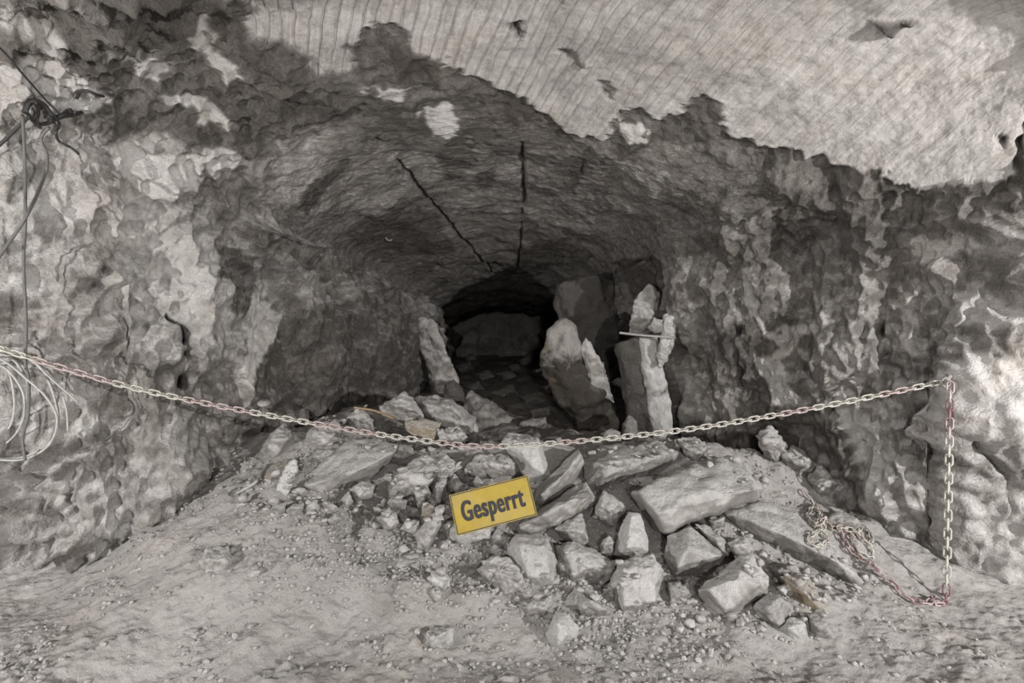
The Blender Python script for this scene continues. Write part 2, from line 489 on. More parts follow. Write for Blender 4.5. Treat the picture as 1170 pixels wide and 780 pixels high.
def crack(line, width, depth_, wild=1.0):
    """groove along a line on the shell; width in metres"""
    pts = [S[uv(x, y)] for x, y in line]
    P3 = np.array(pts)
    lo = P3.min(0) - .25; hi = P3.max(0) + .25
    sel = np.where(np.all((PT > lo) & (PT < hi), axis=1))[0]
    if not len(sel): return None
    Q = PT[sel] + 1.3 * wild * width * np.stack([vnoise(PT[sel] * 11, 64), vnoise(PT[sel] * 11, 65), vnoise(PT[sel] * 11, 66)], 1) + .6 * width * np.stack([vnoise(PT[sel] * 22, 61), vnoise(PT[sel] * 22, 62), vnoise(PT[sel] * 22, 63)], 1)
    best = np.full(len(sel), 9.0)
    for a, b in zip(P3[:-1], P3[1:]):
        ab = b - a; t = np.clip(((Q - a) @ ab) / (ab @ ab + 1e-9), 0, 1)
        best = np.minimum(best, np.linalg.norm(Q - (a + t[:, None] * ab), axis=1))
    wv_ = width * (1 - .25 * wild + .6 * wild * vnoise(PT[sel] * 9, 67))
    return sel, depth_ * (.8 + .4 * vnoise(PT[sel] * 7, 68)) * np.exp(-(best / wv_) ** 2)

# tone (0 dark .. 1 pale) and block relief (m) at spots of the shell
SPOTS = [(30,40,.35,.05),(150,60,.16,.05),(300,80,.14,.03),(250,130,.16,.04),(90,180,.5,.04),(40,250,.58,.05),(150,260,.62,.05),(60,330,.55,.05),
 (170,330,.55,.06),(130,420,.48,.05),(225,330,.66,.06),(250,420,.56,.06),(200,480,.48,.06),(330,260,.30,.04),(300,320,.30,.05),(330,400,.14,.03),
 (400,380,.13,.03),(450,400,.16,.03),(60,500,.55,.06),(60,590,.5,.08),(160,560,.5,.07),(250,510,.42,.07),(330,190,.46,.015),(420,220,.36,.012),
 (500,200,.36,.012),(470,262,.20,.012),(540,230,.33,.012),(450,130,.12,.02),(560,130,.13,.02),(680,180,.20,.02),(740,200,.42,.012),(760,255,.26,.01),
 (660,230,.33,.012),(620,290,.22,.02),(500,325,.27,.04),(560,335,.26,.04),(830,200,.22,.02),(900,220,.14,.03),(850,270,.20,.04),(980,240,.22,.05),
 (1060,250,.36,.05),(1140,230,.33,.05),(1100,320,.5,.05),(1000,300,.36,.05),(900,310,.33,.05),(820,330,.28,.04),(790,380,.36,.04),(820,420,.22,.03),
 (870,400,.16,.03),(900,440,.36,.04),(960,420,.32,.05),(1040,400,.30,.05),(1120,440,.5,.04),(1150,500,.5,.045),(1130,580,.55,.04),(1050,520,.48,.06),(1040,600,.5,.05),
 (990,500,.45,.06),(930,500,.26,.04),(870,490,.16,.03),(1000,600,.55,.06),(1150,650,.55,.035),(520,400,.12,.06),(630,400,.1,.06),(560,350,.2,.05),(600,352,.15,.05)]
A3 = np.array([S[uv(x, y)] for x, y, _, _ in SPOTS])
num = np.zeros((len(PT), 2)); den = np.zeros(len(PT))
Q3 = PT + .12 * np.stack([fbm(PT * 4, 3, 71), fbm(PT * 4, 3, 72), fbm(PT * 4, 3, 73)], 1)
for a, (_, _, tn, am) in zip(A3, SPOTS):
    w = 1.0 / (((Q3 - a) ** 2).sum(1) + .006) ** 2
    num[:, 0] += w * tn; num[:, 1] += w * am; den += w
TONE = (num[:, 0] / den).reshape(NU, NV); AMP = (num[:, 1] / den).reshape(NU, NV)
del Q3

CUT_EDGE = [(250,-10),(262,8),(280,22),(310,38),(342,58),(380,84),(398,74),(408,46),(430,28),(455,30),(478,46),(500,72),(520,92),(546,88),(580,104),(608,124),(630,136),
 (652,150),(672,161),(688,156),(697,132),(720,124),(745,136),(770,132),(792,108),(823,122),(818,146),(836,164),(872,171),(922,178),(958,194),(1000,194),(1030,206),
 (1062,215),(1085,210),(1105,198),(1130,202),(1172,200)]
cut = patch([(250, -75)] + CUT_EDGE + [(1180, -20), (1010, -60), (860, -62), (700, -66), (565, -70), (400, -60)], 6.5)
for hole in ([(437,30),(455,22),(475,38),(470,52),(455,45)], [(578,28),(590,25),(602,36),(592,44)], [(636,58),(650,56),(670,74),(655,72)], [(678,92),(690,88),(706,104),(700,116),(684,104)],
             [(1000,22),(1020,25),(1045,20),(1030,34),(1018,42)], [(990,142),(996,146),(992,152)], [(1138,160),(1152,158),(1150,168)]):
    cut = cut * (1 - patch(hole, 1.5))
first_row = ts_v < 1.02
cut[:, first_row] = np.maximum(cut[:, first_row], ((GU > uv(330, -20)[0]) & (GU < uv(1171, 196)[0]))[:, first_row])
MOT = np.ones((NU, NV))
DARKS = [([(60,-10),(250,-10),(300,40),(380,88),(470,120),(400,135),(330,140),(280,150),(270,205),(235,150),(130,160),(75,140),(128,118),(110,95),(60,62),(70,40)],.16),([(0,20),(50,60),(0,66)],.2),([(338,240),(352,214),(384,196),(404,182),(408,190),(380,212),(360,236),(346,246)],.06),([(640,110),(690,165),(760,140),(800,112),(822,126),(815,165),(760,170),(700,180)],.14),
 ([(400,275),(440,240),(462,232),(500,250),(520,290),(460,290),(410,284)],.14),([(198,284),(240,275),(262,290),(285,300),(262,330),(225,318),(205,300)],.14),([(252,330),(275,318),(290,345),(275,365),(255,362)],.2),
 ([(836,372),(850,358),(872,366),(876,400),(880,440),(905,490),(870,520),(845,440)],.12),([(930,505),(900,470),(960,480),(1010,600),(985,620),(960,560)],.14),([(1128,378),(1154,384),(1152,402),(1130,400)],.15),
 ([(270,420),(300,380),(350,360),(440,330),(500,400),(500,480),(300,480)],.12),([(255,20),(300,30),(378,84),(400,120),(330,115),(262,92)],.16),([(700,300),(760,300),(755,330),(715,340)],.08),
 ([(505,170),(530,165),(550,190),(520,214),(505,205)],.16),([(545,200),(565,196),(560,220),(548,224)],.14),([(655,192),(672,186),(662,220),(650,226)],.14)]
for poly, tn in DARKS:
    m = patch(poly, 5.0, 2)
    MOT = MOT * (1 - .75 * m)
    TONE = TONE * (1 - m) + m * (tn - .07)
WHITES = [([(130,168),(170,166),(226,172),(224,208),(196,224),(165,231),(148,212),(132,198)],.80),([(216,166),(240,160),(272,166),(275,186),(250,196),(232,206)],.76),
 ([(105,28),(130,38),(195,75),(190,86),(152,62)],.72),([(210,45),(240,22),(258,52),(270,80),(244,86),(228,62)],.74),([(182,98),(215,108),(270,128),(276,138),(232,132),(200,116)],.72),
 ([(0,72),(50,66),(92,84),(120,100),(128,120),(84,124),(50,112),(0,122)],.70),([(0,-4),(30,4),(66,44),(64,58),(48,50),(0,8)],.68),([(413,92),(432,97),(462,99),(456,114),(432,113)],.86),
 ([(482,130),(526,122),(532,146),(520,164),(506,163),(488,148)],.84),([(705,150),(722,143),(736,146),(733,164),(716,168)],.82),([(846,310),(862,302),(872,330),(868,358),(880,380),(905,372),(930,360),(936,366),(905,386),(900,410),(884,412),(878,386),(856,352)],.66),
 ([(1085,440),(1110,415),(1150,408),(1165,440),(1150,470),(1118,476),(1095,462)],.88),([(1090,335),(1125,325),(1150,350),(1140,372),(1100,362)],.7),([(1040,280),(1080,272),(1110,258),(1118,282),(1075,300),(1045,300)],.68),
 ([(290,330),(310,350),(318,372),(300,410),(284,440),(268,436),(284,380),(280,350)],.72),([(196,268),(240,270),(245,300),(225,345),(205,350),(190,310)],.72),([(860,402),(885,412),(905,440),(920,460),(885,455),(868,430)],.6),
 ([(1024,345),(1040,338),(1052,370),(1040,392),(1026,380)],.6),([(925,355),(950,340),(962,350),(940,372)],.62),([(955,455),(975,450),(1010,500),(1030,540),(1015,560),(985,520)],.68),
 ([(775,430),(800,425),(815,460),(800,486),(785,476)],.45),([(768,350),(790,360),(795,390),(778,398)],.5)]
for poly, tn in WHITES:
    m = patch(poly, 6.0)
    MOT = MOT * (1 - .6 * m)
    TONE = TONE * (1 - m) + m * tn
near_cut = cut.copy()
for _ in range(2):
    for ax in (0, 1):
        cs = np.cumsum(np.pad(near_cut, [(26, 25) if a == ax else (0, 0) for a in (0, 1)], mode='edge'), axis=ax)
        near_cut = (np.take(cs, np.arange(50, cs.shape[ax]), axis=ax) - np.take(cs, np.arange(0, cs.shape[ax] - 50), axis=ax)) / 50
        near_cut = np.take(near_cut, np.arange(cut.shape[ax]), axis=ax, mode='clip')
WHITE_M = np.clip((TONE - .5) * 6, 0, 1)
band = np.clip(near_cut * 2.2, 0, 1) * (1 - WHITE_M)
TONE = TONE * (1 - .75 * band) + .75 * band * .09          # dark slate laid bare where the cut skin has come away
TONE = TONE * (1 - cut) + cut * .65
roof = patch([(300,185),(345,160),(420,120),(560,125),(640,160),(700,185),(770,172),(850,190),(905,230),(850,255),(770,275),(690,290),(640,300),(650,325),(560,345),(500,340),(440,290),(400,282),(350,275),(300,240)], 6, 3)
roof = np.maximum(roof, ((ts_v[None, :] > 4.4) & (ts_u[:, None] > 3.2) & (ts_u[:, None] < NS - 5)) * 1.0)
AMP = AMP * (1 - cut) * (1 - .75 * roof)

PW = PT + .05 * np.stack([fbm(PT * 3.7, 3, 91), fbm(PT * 3.7, 3, 92), fbm(PT * 3.7, 3, 93)], 1)
c1 = chisel(PW * np.array([2.4, 2.4, 1.5]) + 3, 100)
c2 = chisel(PW * np.array([7.0, 7.0, 4.2]) + 8, 140)
c3 = chisel(PT * np.array([20., 20., 15.]) + 5, 170)
n1 = fbm(PT * 3.1, 4, 21); n2 = fbm(PT * 19, 4, 41); n3 = vnoise(PT * 70, 55)
amp = AMP.ravel()
sel2 = smooth01(-.25, .35, fbm(PT * 1.3, 2, 95))
cv = chisel(PW * np.array([5.2, 5.2, .85]) + 1.5, 190)
colm = (smooth01(NS - 5.6, NS - 4.6, ts_u) + (1 - smooth01(2.6, 3.4, ts_u)) * .8)[:, None] * np.ones((1, NV)) * smooth01(1.6, 2.4, ts_v)[None, :]
disp = amp * (2.6 * c1 + 1.35 * c2 * (1 - 1.75 * sel2) - 1.5 * cv * colm.ravel() + .75 * c3 + 1.2 * n1) + (.003 + .16 * amp) * n2 + (.0015 + .035 * amp) * n3
# foliated roof of the drift
fol = fbm(np.stack([PT[:, 0] * 1.6 + .2 * PT[:, 1], PT[:, 1] * 6 + n1 * .5, PT[:, 2] * 9], 1), 5, 81)
disp += roof.ravel() * (.016 * fol + .005 * n2 + .03 * n1)
# cutter grooves in the gallery roof, and the shell that has broken away beside them
sdist = PT[:, 0] + .47 * PT[:, 1]
wv = vnoise(np.stack([PT[:, 0] * .7, PT[:, 1] * .7, PT[:, 2]], 1), 5) * .05
cr_ = cut.ravel()
disp += cr_ * (.0025 * n2 + .012 * n1 + .003 * vnoise(np.stack([sdist * 38, PT[:, 1] * 5, PT[:, 2] * 3], 1), 7))
brow = (1 - cut) * smooth01(2.4, 3.1, ts_u)[:, None] * (1 - smooth01(NS - 6.2, NS - 5.5, ts_u))[:, None]
disp -= brow.ravel() * .030
CRACKS = [([(60,85),(90,110),(140,118)], .02, .05), ([(150,60),(200,100),(260,120)], .02, .05), ([(260,80),(320,110),(380,120)], .02, .05), ([(430,163),(470,207),(520,262),(548,298),(566,316)], .021, .10), ([(599,165),(597,230),(593,312)], .021, .10), ([(190,362),(206,378),(208,410),(203,445)], .035, .20),
 ([(100,330),(108,306),(124,290)], .025, .12), ([(230,372),(240,395)], .015, .07), ([(841,372),(842,410),(845,440)], .03, .14), ([(905,368),(899,402)], .03, .12), ([(960,378),(946,406)], .025, .1),
 ([(1009,371),(1010,416),(1033,437)], .03, .14), ([(990,371),(991,444)], .025, .1), ([(1099,368),(1101,413)], .025, .1), ([(926,423),(943,454),(960,474)], .03, .12), ([(771,454),(773,480)], .03, .1),
 ([(1104,505),(1122,530),(1134,545),(1130,585)], .02, .1), ([(75,455),(82,430)], .02, .1), ([(120,455),(135,440),(150,425)], .015, .06), ([(850,255),(880,246),(912,234)], .02, .07), ([(310,350),(318,385)], .015, .07),
 ([(395,400),(398,430),(388,470)], .02, .06), ([(462,365),(470,410),(465,450)], .02, .07), ([(645,300),(700,306),(745,300)], .04, .1), ([(700,312),(712,350),(708,384)], .05, .2), ([(755,318),(762,350),(760,372)], .04, .16),
 ([(655,222),(672,188)], .03, .05), ([(255,500),(240,560)], .03, .1), ([(60,620),(110,600),(125,575)], .02, .06), ([(0,560),(60,553),(85,562)], .05, .12)]
for line, w_, d_ in CRACKS:
    r_ = crack(line, w_ * .6, d_ * .8, .25 if d_ == .10 and w_ == .021 else 1.0)
    if r_ is not None:
        np.subtract.at(disp, r_[0], r_[1])
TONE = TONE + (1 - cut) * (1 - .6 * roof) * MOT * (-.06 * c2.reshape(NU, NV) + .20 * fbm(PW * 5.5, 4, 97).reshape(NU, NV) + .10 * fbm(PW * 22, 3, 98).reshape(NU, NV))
PV = S + NRM * disp.reshape(NU, NV)[..., None]
idx = np.arange(NU * NV).reshape(NU, NV)

def shell_piece(name, i0, i1, j0, j1, label):
    sub = (slice(i0, i1 + 1), slice(j0, j1 + 1))
    V = PV[sub].reshape(-1, 3)
    a, b = i1 - i0 + 1, j1 - j0 + 1
    k = np.arange(a * b).reshape(a, b)
    F = np.stack([k[:-1, :-1], k[1:, :-1], k[1:, 1:], k[:-1, 1:]], -1).reshape(-1, 4)
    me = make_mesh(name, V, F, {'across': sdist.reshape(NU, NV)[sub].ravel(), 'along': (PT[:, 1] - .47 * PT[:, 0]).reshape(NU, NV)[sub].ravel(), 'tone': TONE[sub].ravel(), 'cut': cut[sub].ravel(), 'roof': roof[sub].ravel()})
    return link(name, me, M_WALL, label=label, kind='structure')
iu = lambda s: int(np.argmin(abs(ts_u - s)))
jv = lambda s: int(np.argmin(abs(ts_v - s)))
uL, uR = iu(3.7), iu(NS - 5.45)
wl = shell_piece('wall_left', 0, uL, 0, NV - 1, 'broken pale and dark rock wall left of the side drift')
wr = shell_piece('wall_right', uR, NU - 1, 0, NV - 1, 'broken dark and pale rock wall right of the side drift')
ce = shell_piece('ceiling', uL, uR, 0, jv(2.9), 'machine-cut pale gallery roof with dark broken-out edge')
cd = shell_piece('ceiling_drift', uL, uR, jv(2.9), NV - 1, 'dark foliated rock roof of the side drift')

# ------------------------------------------------------------------ floor and heap
def ground(x, y, detail=True):
    x = np.asarray(x, float); y = np.asarray(y, float)
    P = np.stack([x, y, np.zeros_like(x)], -1).reshape(-1, 3)
    n = fbm(P * 1.6, 4, 201).reshape(x.shape)
    foot = 2.02 + .10 * np.sin(x * 1.7 + .6) + .065 * np.abs(x - .15) ** 1.3 + .28 * smooth01(1.3, 2.1, x) + .25 * smooth01(1.5, 2.4, -x)
    t = (y - foot) / 1.15
    t = np.minimum(.09 * np.log1p(np.exp(np.clip(t / .09, -40, 40))), 1.0)
    h = .70 * t
    h = h * (1 - .25 * smooth01(1.2, 2.2, np.abs(x))) + .05 * smooth01(-.5, 2.0, y)
    back = smooth01(3.2, 3.75, y) * smooth01(-.75, -.2, x)
    h = h - .20 * back + smooth01(4.2, 6.5, y) * .22 * smooth01(-.75, -.2, x) + smooth01(6.5, 9, y) * .08
    left = np.exp(-((x + 1.25) / .75) ** 2) * np.exp(-((y - 2.35) / .5) ** 2)
    h = h + .08 * left
    h = h + .035 * n
    if detail:
        core = smooth01(-1.15, -.75, x + .15 * n) * (1 - smooth01(1.65, 2.0, x + .2 * n)) * smooth01(2.25, 2.6, y + .25 * n - .10 * np.abs(x - .4)) * (1 - smooth01(3.3, 3.8, y))
        h = h - .10 * core
        m = fbm(P * 7, 4, 231).reshape(x.shape)
        k = fbm(P * 30, 4, 251).reshape(x.shape)
        f = -chisel(P * np.array([5.5, 5.5, 1]) + 2.2, 270).reshape(x.shape)
        rough = .55 + .45 * smooth01(.05, .35, h)
        h = h + rough * (.020 * m + .014 * f) + .006 * k + .0025 * vnoise(P * 85, 290).reshape(x.shape)
        m2 = smooth01(.15, .8, m)
        h = h + m2 * .012 * np.abs(k)
    return h
gx = np.concatenate([np.linspace(-7, -3.2, 50, endpoint=False), np.linspace(-3.2, 3.2, 620, endpoint=False), np.linspace(3.2, 7, 51)])
gy = np.concatenate([np.linspace(-2.5, 1.3, 60, endpoint=False), np.linspace(1.3, 3.6, 380, endpoint=False), np.linspace(3.6, 5.5, 130, endpoint=False), np.linspace(5.5, 10.5, 120)])
XX, YY = np.meshgrid(gx, gy, indexing='ij')
ZZ = ground(XX, YY)
k = np.arange(XX.size).reshape(XX.shape)
F = np.stack([k[:-1, :-1], k[1:, :-1], k[1:, 1:], k[:-1, 1:]], -1).reshape(-1, 4)
VF = np.stack([XX, YY, ZZ], -1).reshape(-1, 3)
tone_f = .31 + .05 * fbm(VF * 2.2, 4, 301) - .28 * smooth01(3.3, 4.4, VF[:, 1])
for (px, py, r_) in ((695, 742, .05), (712, 738, .05), (505, 775, .05), (445, 720, .07), (600, 770, .05)):
    d_ = ray(px, py); q = CAM + d_ * (-CAM[2] / d_[2]) * .97
    tone_f -= .22 * np.exp(-(((VF[:, 0] - q[0]) ** 2 + (VF[:, 1] - q[1]) ** 2) / r_ ** 2)) * (.5 + .5 * (fbm(VF * 25, 3, 311) > 0))
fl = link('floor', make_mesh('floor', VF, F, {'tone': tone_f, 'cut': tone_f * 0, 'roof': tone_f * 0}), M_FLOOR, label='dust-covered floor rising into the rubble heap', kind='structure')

# far end of the drift
bx, bz = np.meshgrid(np.linspace(-2.2, 1.6, 120), np.linspace(0, 2.6, 90), indexing='ij')
pb = np.stack([bx, np.full_like(bx, 9.3), bz], -1).reshape(-1, 3)
fb, eb = facets(pb * 1.6, 400, 1.2)
pb[:, 1] += .22 * fb + .08 * fbm(pb * 4, 4, 410)
k = np.arange(bx.size).reshape(bx.shape)
F = np.stack([k[:-1, :-1], k[1:, :-1], k[1:, 1:], k[:-1, 1:]], -1).reshape(-1, 4)
tb = np.full(len(pb), .5)
wb = link('wall_back', make_mesh('wall_back', pb, F, {'tone': tb, 'cut': tb * 0, 'roof': tb * 0}), M_WALL, label='dark rock face closing the far end of the drift', kind='structure')

# ------------------------------------------------------------------ rocks
def ground_hit(px, py):
    """where the line of sight through (px, py) meets the heap"""
    d = ray(px, py)
    t = np.linspace(1.2, 10.5, 1200)
    Q = CAM + d * t[:, None]
    g = ground(Q[:, 0], Q[:, 1], False)
    k = np.nonzero(Q[:, 2] < g)[0]
    return Q[k[0]] if len(k) else Q[-1]

def rough_hull(points, edge, bump, seed, soften=1, facet=.6):
    """closed rock mesh: convex hull, split into short edges, worn and chipped"""
    bm = bmesh.new()
    vs = [bm.verts.new(p) for p in points]
    r = bmesh.ops.convex_hull(bm, input=vs)
    junk = [g for g in r['geom_interior'] + r['geom_unused'] if isinstance(g, bmesh.types.BMVert)]
    bmesh.ops.delete(bm, geom=list(set(junk)), context='VERTS')
    for _ in range(6):
        long_e = [e for e in bm.edges if e.calc_length() > edge * 1.5]
        if not long_e or len(bm.faces) > 12000: break
        bmesh.ops.subdivide_edges(bm, edges=long_e, cuts=1, use_grid_fill=False)
        bmesh.ops.triangulate(bm, faces=[f for f in bm.faces if len(f.verts) > 3])
    for _ in range(soften):
        bmesh.ops.smooth_vert(bm, verts=bm.verts, factor=.5, use_axis_x=True, use_axis_y=True, use_axis_z=True)
    bmesh.ops.recalc_face_normals(bm, faces=bm.faces)
    bm.normal_update()
    V = np.array([v.co for v in bm.verts]); N = np.array([v.normal for v in bm.verts])
    size = np.linalg.norm(V.max(0) - V.min(0))
    f = chisel(V / size * 4.0 + seed * 3.7, seed); f2 = chisel(V / size * 11 + seed * 1.7, seed + 3)
    d = bump * (1.1 * facet * f - .45 * f2 + .8 * fbm(V / size * 3.2 + seed, 4, seed + 5) + .42 * fbm(V / size * 18, 3, seed + 9))
    V = V + N * d[:, None]
    bm.faces.ensure_lookup_table(); bm.verts.index_update()
    F = np.array([[v.index for v in f.verts] for f in bm.faces])
    bm.free()
    return V, F

CROP = {'A': (260, 430, 3.9), 'B': (500, 480, 3.9), 'C': (700, 480, 3.9), 'D': (460, 590, 3.9), 'E': (700, 590, 3.9), 'F': (480, 290, 3.44), 'P': (0, 0, 1.0)}
MATS = {'rub': M_RUB, 'dark': M_RUBD, 'pale': M_PALE, 'buff': M_BUFF, 'deep': M_DEEP, 'stain': M_STAIN}
_seed = [500]
def rock(name, crop, outline, label, mat='rub', Y=None, thick=.95, lean=.45, ridge=None, bump=.055, facet=.6, cat='rock', group=None, soften=1, sink=.02, near=0.0):
    ox, oy, sc = CROP[crop]
    P = np.array([(ox + x / sc, oy + y / sc) for x, y in outline], float)
    lo, hi = P.min(0), P.max(0)
    yb = hi[1]
    bx_ = P[P[:, 1] > yb - .3 * (yb - lo[1])][:, 0].mean()
    if Y is None:
        Y = ground_hit(bx_, yb - .12 * (yb - lo[1]))[1]
    Y = Y - near
    mpp = Y / FPX
    w, h = (hi - lo) * mpp
    size = math.sqrt(w * h)
    T = thick * size
    def at(x, y, f=0):
        return W(x, y, Y + lean * (yb - y) * mpp - f * T + .12 * T)
    pts = [at(x, y) for x, y in P]
    c = P.mean(0)
    if ridge is None:
        r2 = random.Random(_seed[0])
        ridge = []
        for fx in (-.42, .05, .45):
            ridge.append((c[0] + fx * (hi[0] - lo[0]) * .6 + r2.uniform(-.05, .05) * (hi[0] - lo[0]), c[1] - r2.uniform(-.02, .20) * (hi[1] - lo[1]), r2.uniform(.22, .48)))
        ridge.append((c[0] + r2.uniform(-.2, .2) * (hi[0] - lo[0]), c[1] + .28 * (hi[1] - lo[1]), r2.uniform(.12, .3)))
    else:
        ridge = [(ox + x / sc, oy + y / sc, f) for x, y, f in ridge]
    pts += [at(*q) for q in ridge]
    for x, y in P:
        q = c + (np.array([x, y]) - c) * .8
        pts.append(W(q[0], q[1], Y + lean * (yb - q[1]) * mpp + .88 * T))
    _seed[0] += 1
    V, F = rough_hull([tuple(p) for p in pts], max(.006, size / 34), bump * size, _seed[0], soften, facet)
    o = V.mean(0); o[2] = V[:, 2].min()
    ob = link(name, make_mesh(name, V - o, F), MATS[mat], label=label, cat=cat, group=group, kind='thing')
    ob.location = o - np.array([0, 0, sink * size])
    return ob

G_S = 'fallen rocks on the heap'
R = rock
# heap, left shoulder
R('rock_slab','A',[(330,500),(345,440),(450,340),(560,268),(700,266),(762,298),(740,350),(680,390),(640,450),(560,490),(420,535),(370,530)],'long flat-topped slab covered in dust beside the curved root',ridge=[(345,480,.35),(480,445,.42),(600,405,.42),(735,335,.3),(420,525,.2),(620,440,.2)],thick=.9,lean=.8,bump=0.040)
R('rock','A',[(750,285),(825,318),(832,348),(790,366),(740,360)],'small dark-sided rock at the tail of the long flat slab')
R('rock','A',[(712,470),(730,430),(830,368),(980,345),(1045,400),(1000,442),(880,492),(780,540),(725,520)],'wide crumbly rock strewn with pebbles above the yellow sign',bump=0.062,lean=.7)
R('rock','A',[(675,130),(790,62),(832,95),(882,182),(800,205),(690,175)],'angular grey block with a peaked top at the drift mouth',Y=3.25,mat='rub',ridge=[(780,75,.2),(740,120,.4),(840,150,.4)])
R('rock','A',[(830,92),(930,78),(1000,95),(1090,180),(1118,240),(1105,300),(1040,280),(960,235),(880,180)],'large striped rock sloping down right behind the buff stone',Y=3.3,ridge=[(880,120,.3),(1000,130,.4),(1080,220,.35),(920,180,.3)])
R('rock','A',[(788,195),(870,188),(952,205),(940,240),(920,278),(830,270),(795,242)],'buff-stained stone lying behind the sagging chain',mat='buff',thick=.6)
R('rock','A',[(940,240),(1030,222),(1072,270),(1060,292),(950,288)],'crumbly white stone right of the buff-stained one',mat='pale',bump=0.075)
R('rock','A',[(160,335),(200,250),(250,198),(292,230),(284,320),(222,384),(172,372)],'rough upright rock at the foot of the dark left wall',bump=0.062)
R('rock','A',[(342,282),(360,240),(430,198),(500,188),(518,240),(500,292),(430,322),(360,326)],'rounded rock topped with pebbles under the chain',bump=0.062)
R('rock','A',[(528,182),(600,148),(652,190),(650,242),(560,235)],'crumbly lump beside the brown stick',bump=0.075)
R('rock','A',[(348,378),(400,322),(472,328),(462,366),(400,402),(360,402)],'rounded dusty stone upon the left end of the long slab')
R('rock','A',[(138,472),(190,400),(260,362),(300,375),(280,425),(240,472),(170,488)],'rounded buff stone behind the curved root',mat='buff')
R('stone_splinter','A',[(205,522),(240,450),(270,390),(300,372),(316,400),(285,490),(255,552),(215,552)],'narrow upright pale splinter leaning between two stones',mat='pale',thick=.5)
R('rock','A',[(300,368),(342,388),(332,432),(308,442)],'small dark chip right of the pale splinter',mat='dark')
ROW = ['low rounded stone below the pale splinter, first of the row under the flat slab', 'stone with a slanted top between the low rounded stone and the squarish one', 'squarish stone just under the tip of the long flat slab',
       'thin slanting stone under the overhang of the long flat slab', 'small triangular stone on the gravel below the thin slanting one']
for ol in ([(185,595),(210,558),(265,558),(258,602),(210,622)],[(260,600),(290,568),(342,560),(336,612),(290,626)],[(340,592),(365,548),(406,550),(400,602),(350,614)],
           [(420,562),(440,548),(502,590),(482,608),(430,592)],[(445,642),(480,605),(512,640),(460,657)]):
    R('stone','A',ol,ROW.pop(0),group='stones in a row below the flat slab')
R('rock','A',[(548,502),(600,463),(656,480),(640,532),(580,552)],'rough stone tucked under the overhang of the long slab',bump=0.075)
R('rock','A',[(505,547),(540,508),(562,560),(532,588)],'small upright stone between the long slab and rough stone')
R('rock','A',[(710,562),(740,530),(802,550),(796,592),(730,592)],'blocky stone below the crumbly pebble-strewn rock')
R('stone_splinter','A',[(903,560),(930,470),(976,438),(972,520),(942,592)],'upright narrow splinter left of the yellow sign',thick=.7)
R('rock','A',[(973,470),(1010,438),(1077,490),(1042,532),(982,512)],'faceted stone just above the sign\'s left corner')
R('rock','A',[(763,682),(790,638),(857,640),(852,698)],'flat-faced squarish stone left of the sign',mat='pale')
R('rock','A',[(858,652),(870,568),(927,560),(926,632),(880,662)],'buff squarish stone leaning on the splinter beside the sign',mat='buff',thick=.6)
R('rock','A',[(838,702),(900,620),(952,588),(952,660),(892,772),(850,762)],'long rock slanting down left from the sign\'s edge')
R('rock','A',[(690,612),(720,578),(747,610),(720,652)],'small pale stone on the gravel left of the flat-faced one',mat='pale')
R('rock','A',[(1040,412),(1100,368),(1168,338),(1185,440),(1080,442)],'rough lump behind the sign under the chain',bump=0.075)
for ol in ([(1085,472),(1110,438),(1147,480),(1110,497)],[(1140,480),(1180,450),(1200,480),(1170,500)]):
    R('stone','A',ol,'small stone wedged above the upper edge of the sign',group='stones above the sign')
# heap, middle
R('rock_block','B',[(283,92),(310,48),(400,58),(452,80),(474,150),(502,245),(462,264),(402,262),(360,205),(320,150)],'smooth white block crossed by the low point of the chain',mat='pale',ridge=[(330,80,.25),(440,100,.35),(420,200,.4),(470,235,.35)],bump=0.029,facet=.3,thick=.8)
R('rock','B',[(108,212),(190,150),(320,148),(347,190),(332,227),(250,247),(150,252)],'crumbly pale rock left of the smooth white block',bump=0.075)
R('rock_slab','B',[(428,362),(440,310),(520,220),(560,178),(632,118),(648,190),(602,270),(480,362),(450,382)],'long slab with a split end right above the sign',ridge=[(460,330,.4),(560,240,.45),(635,150,.3),(480,355,.3)],bump=0.040,lean=.8)
R('rock_slab','B',[(345,492),(438,442),(450,390),(570,308),(662,262),(714,340),(692,382),(602,422),(500,482),(400,502)],'long rough slab running behind the sign\'s right end',ridge=[(470,420,.45),(590,350,.5),(690,330,.4),(520,460,.25)],bump=0.056,lean=.8)
R('rock','B',[(525,482),(640,415),(655,460),(676,545),(642,560),(545,515)],'dark jagged rock under the long rough slab',mat='rub')
R('rock_slab','B',[(636,172),(700,128),(840,98),(1000,88),(1074,140),(1060,165),(960,215),(830,245),(740,302),(690,312),(655,262)],'broad dust-caked slab behind the dark boulder',bump=0.062,lean=1.0,ridge=[(720,190,.35),(860,160,.4),(1000,150,.35),(740,260,.3)])
R('boulder','B',[(680,332),(800,288),(855,325),(880,400),(810,445),(745,515),(672,500),(705,380)],'dark shadowed boulder below the broad dust-caked slab',mat='rub',Y=3.05,thick=.6)
R('rock_block','B',[(782,602),(815,460),(850,398),(907,410),(930,500),(954,590),(850,628)],'pointed pale block standing on the cracked cube',mat='pale',ridge=[(860,430,.25),(845,560,.45),(900,560,.4)],bump=0.032,facet=.3)
R('rock_block','D',[(948,255),(1000,200),(1110,168),(1163,240),(1165,370),(1132,402),(980,438),(953,390)],'cube-shaped rock with a cracked crumbly face',bump=0.062,ridge=[(985,230,.4),(1130,220,.4),(1125,370,.4),(985,400,.4)],mat='rub',soften=2)
R('boulder','D',[(466,140),(508,74),(650,78),(692,200),(684,312),(600,322),(540,300),(480,210)],'large smooth-faced boulder directly below the sign',mat='pale',ridge=[(520,120,.35),(640,130,.4),(660,280,.4),(560,260,.4)],bump=0.035,facet=.35)
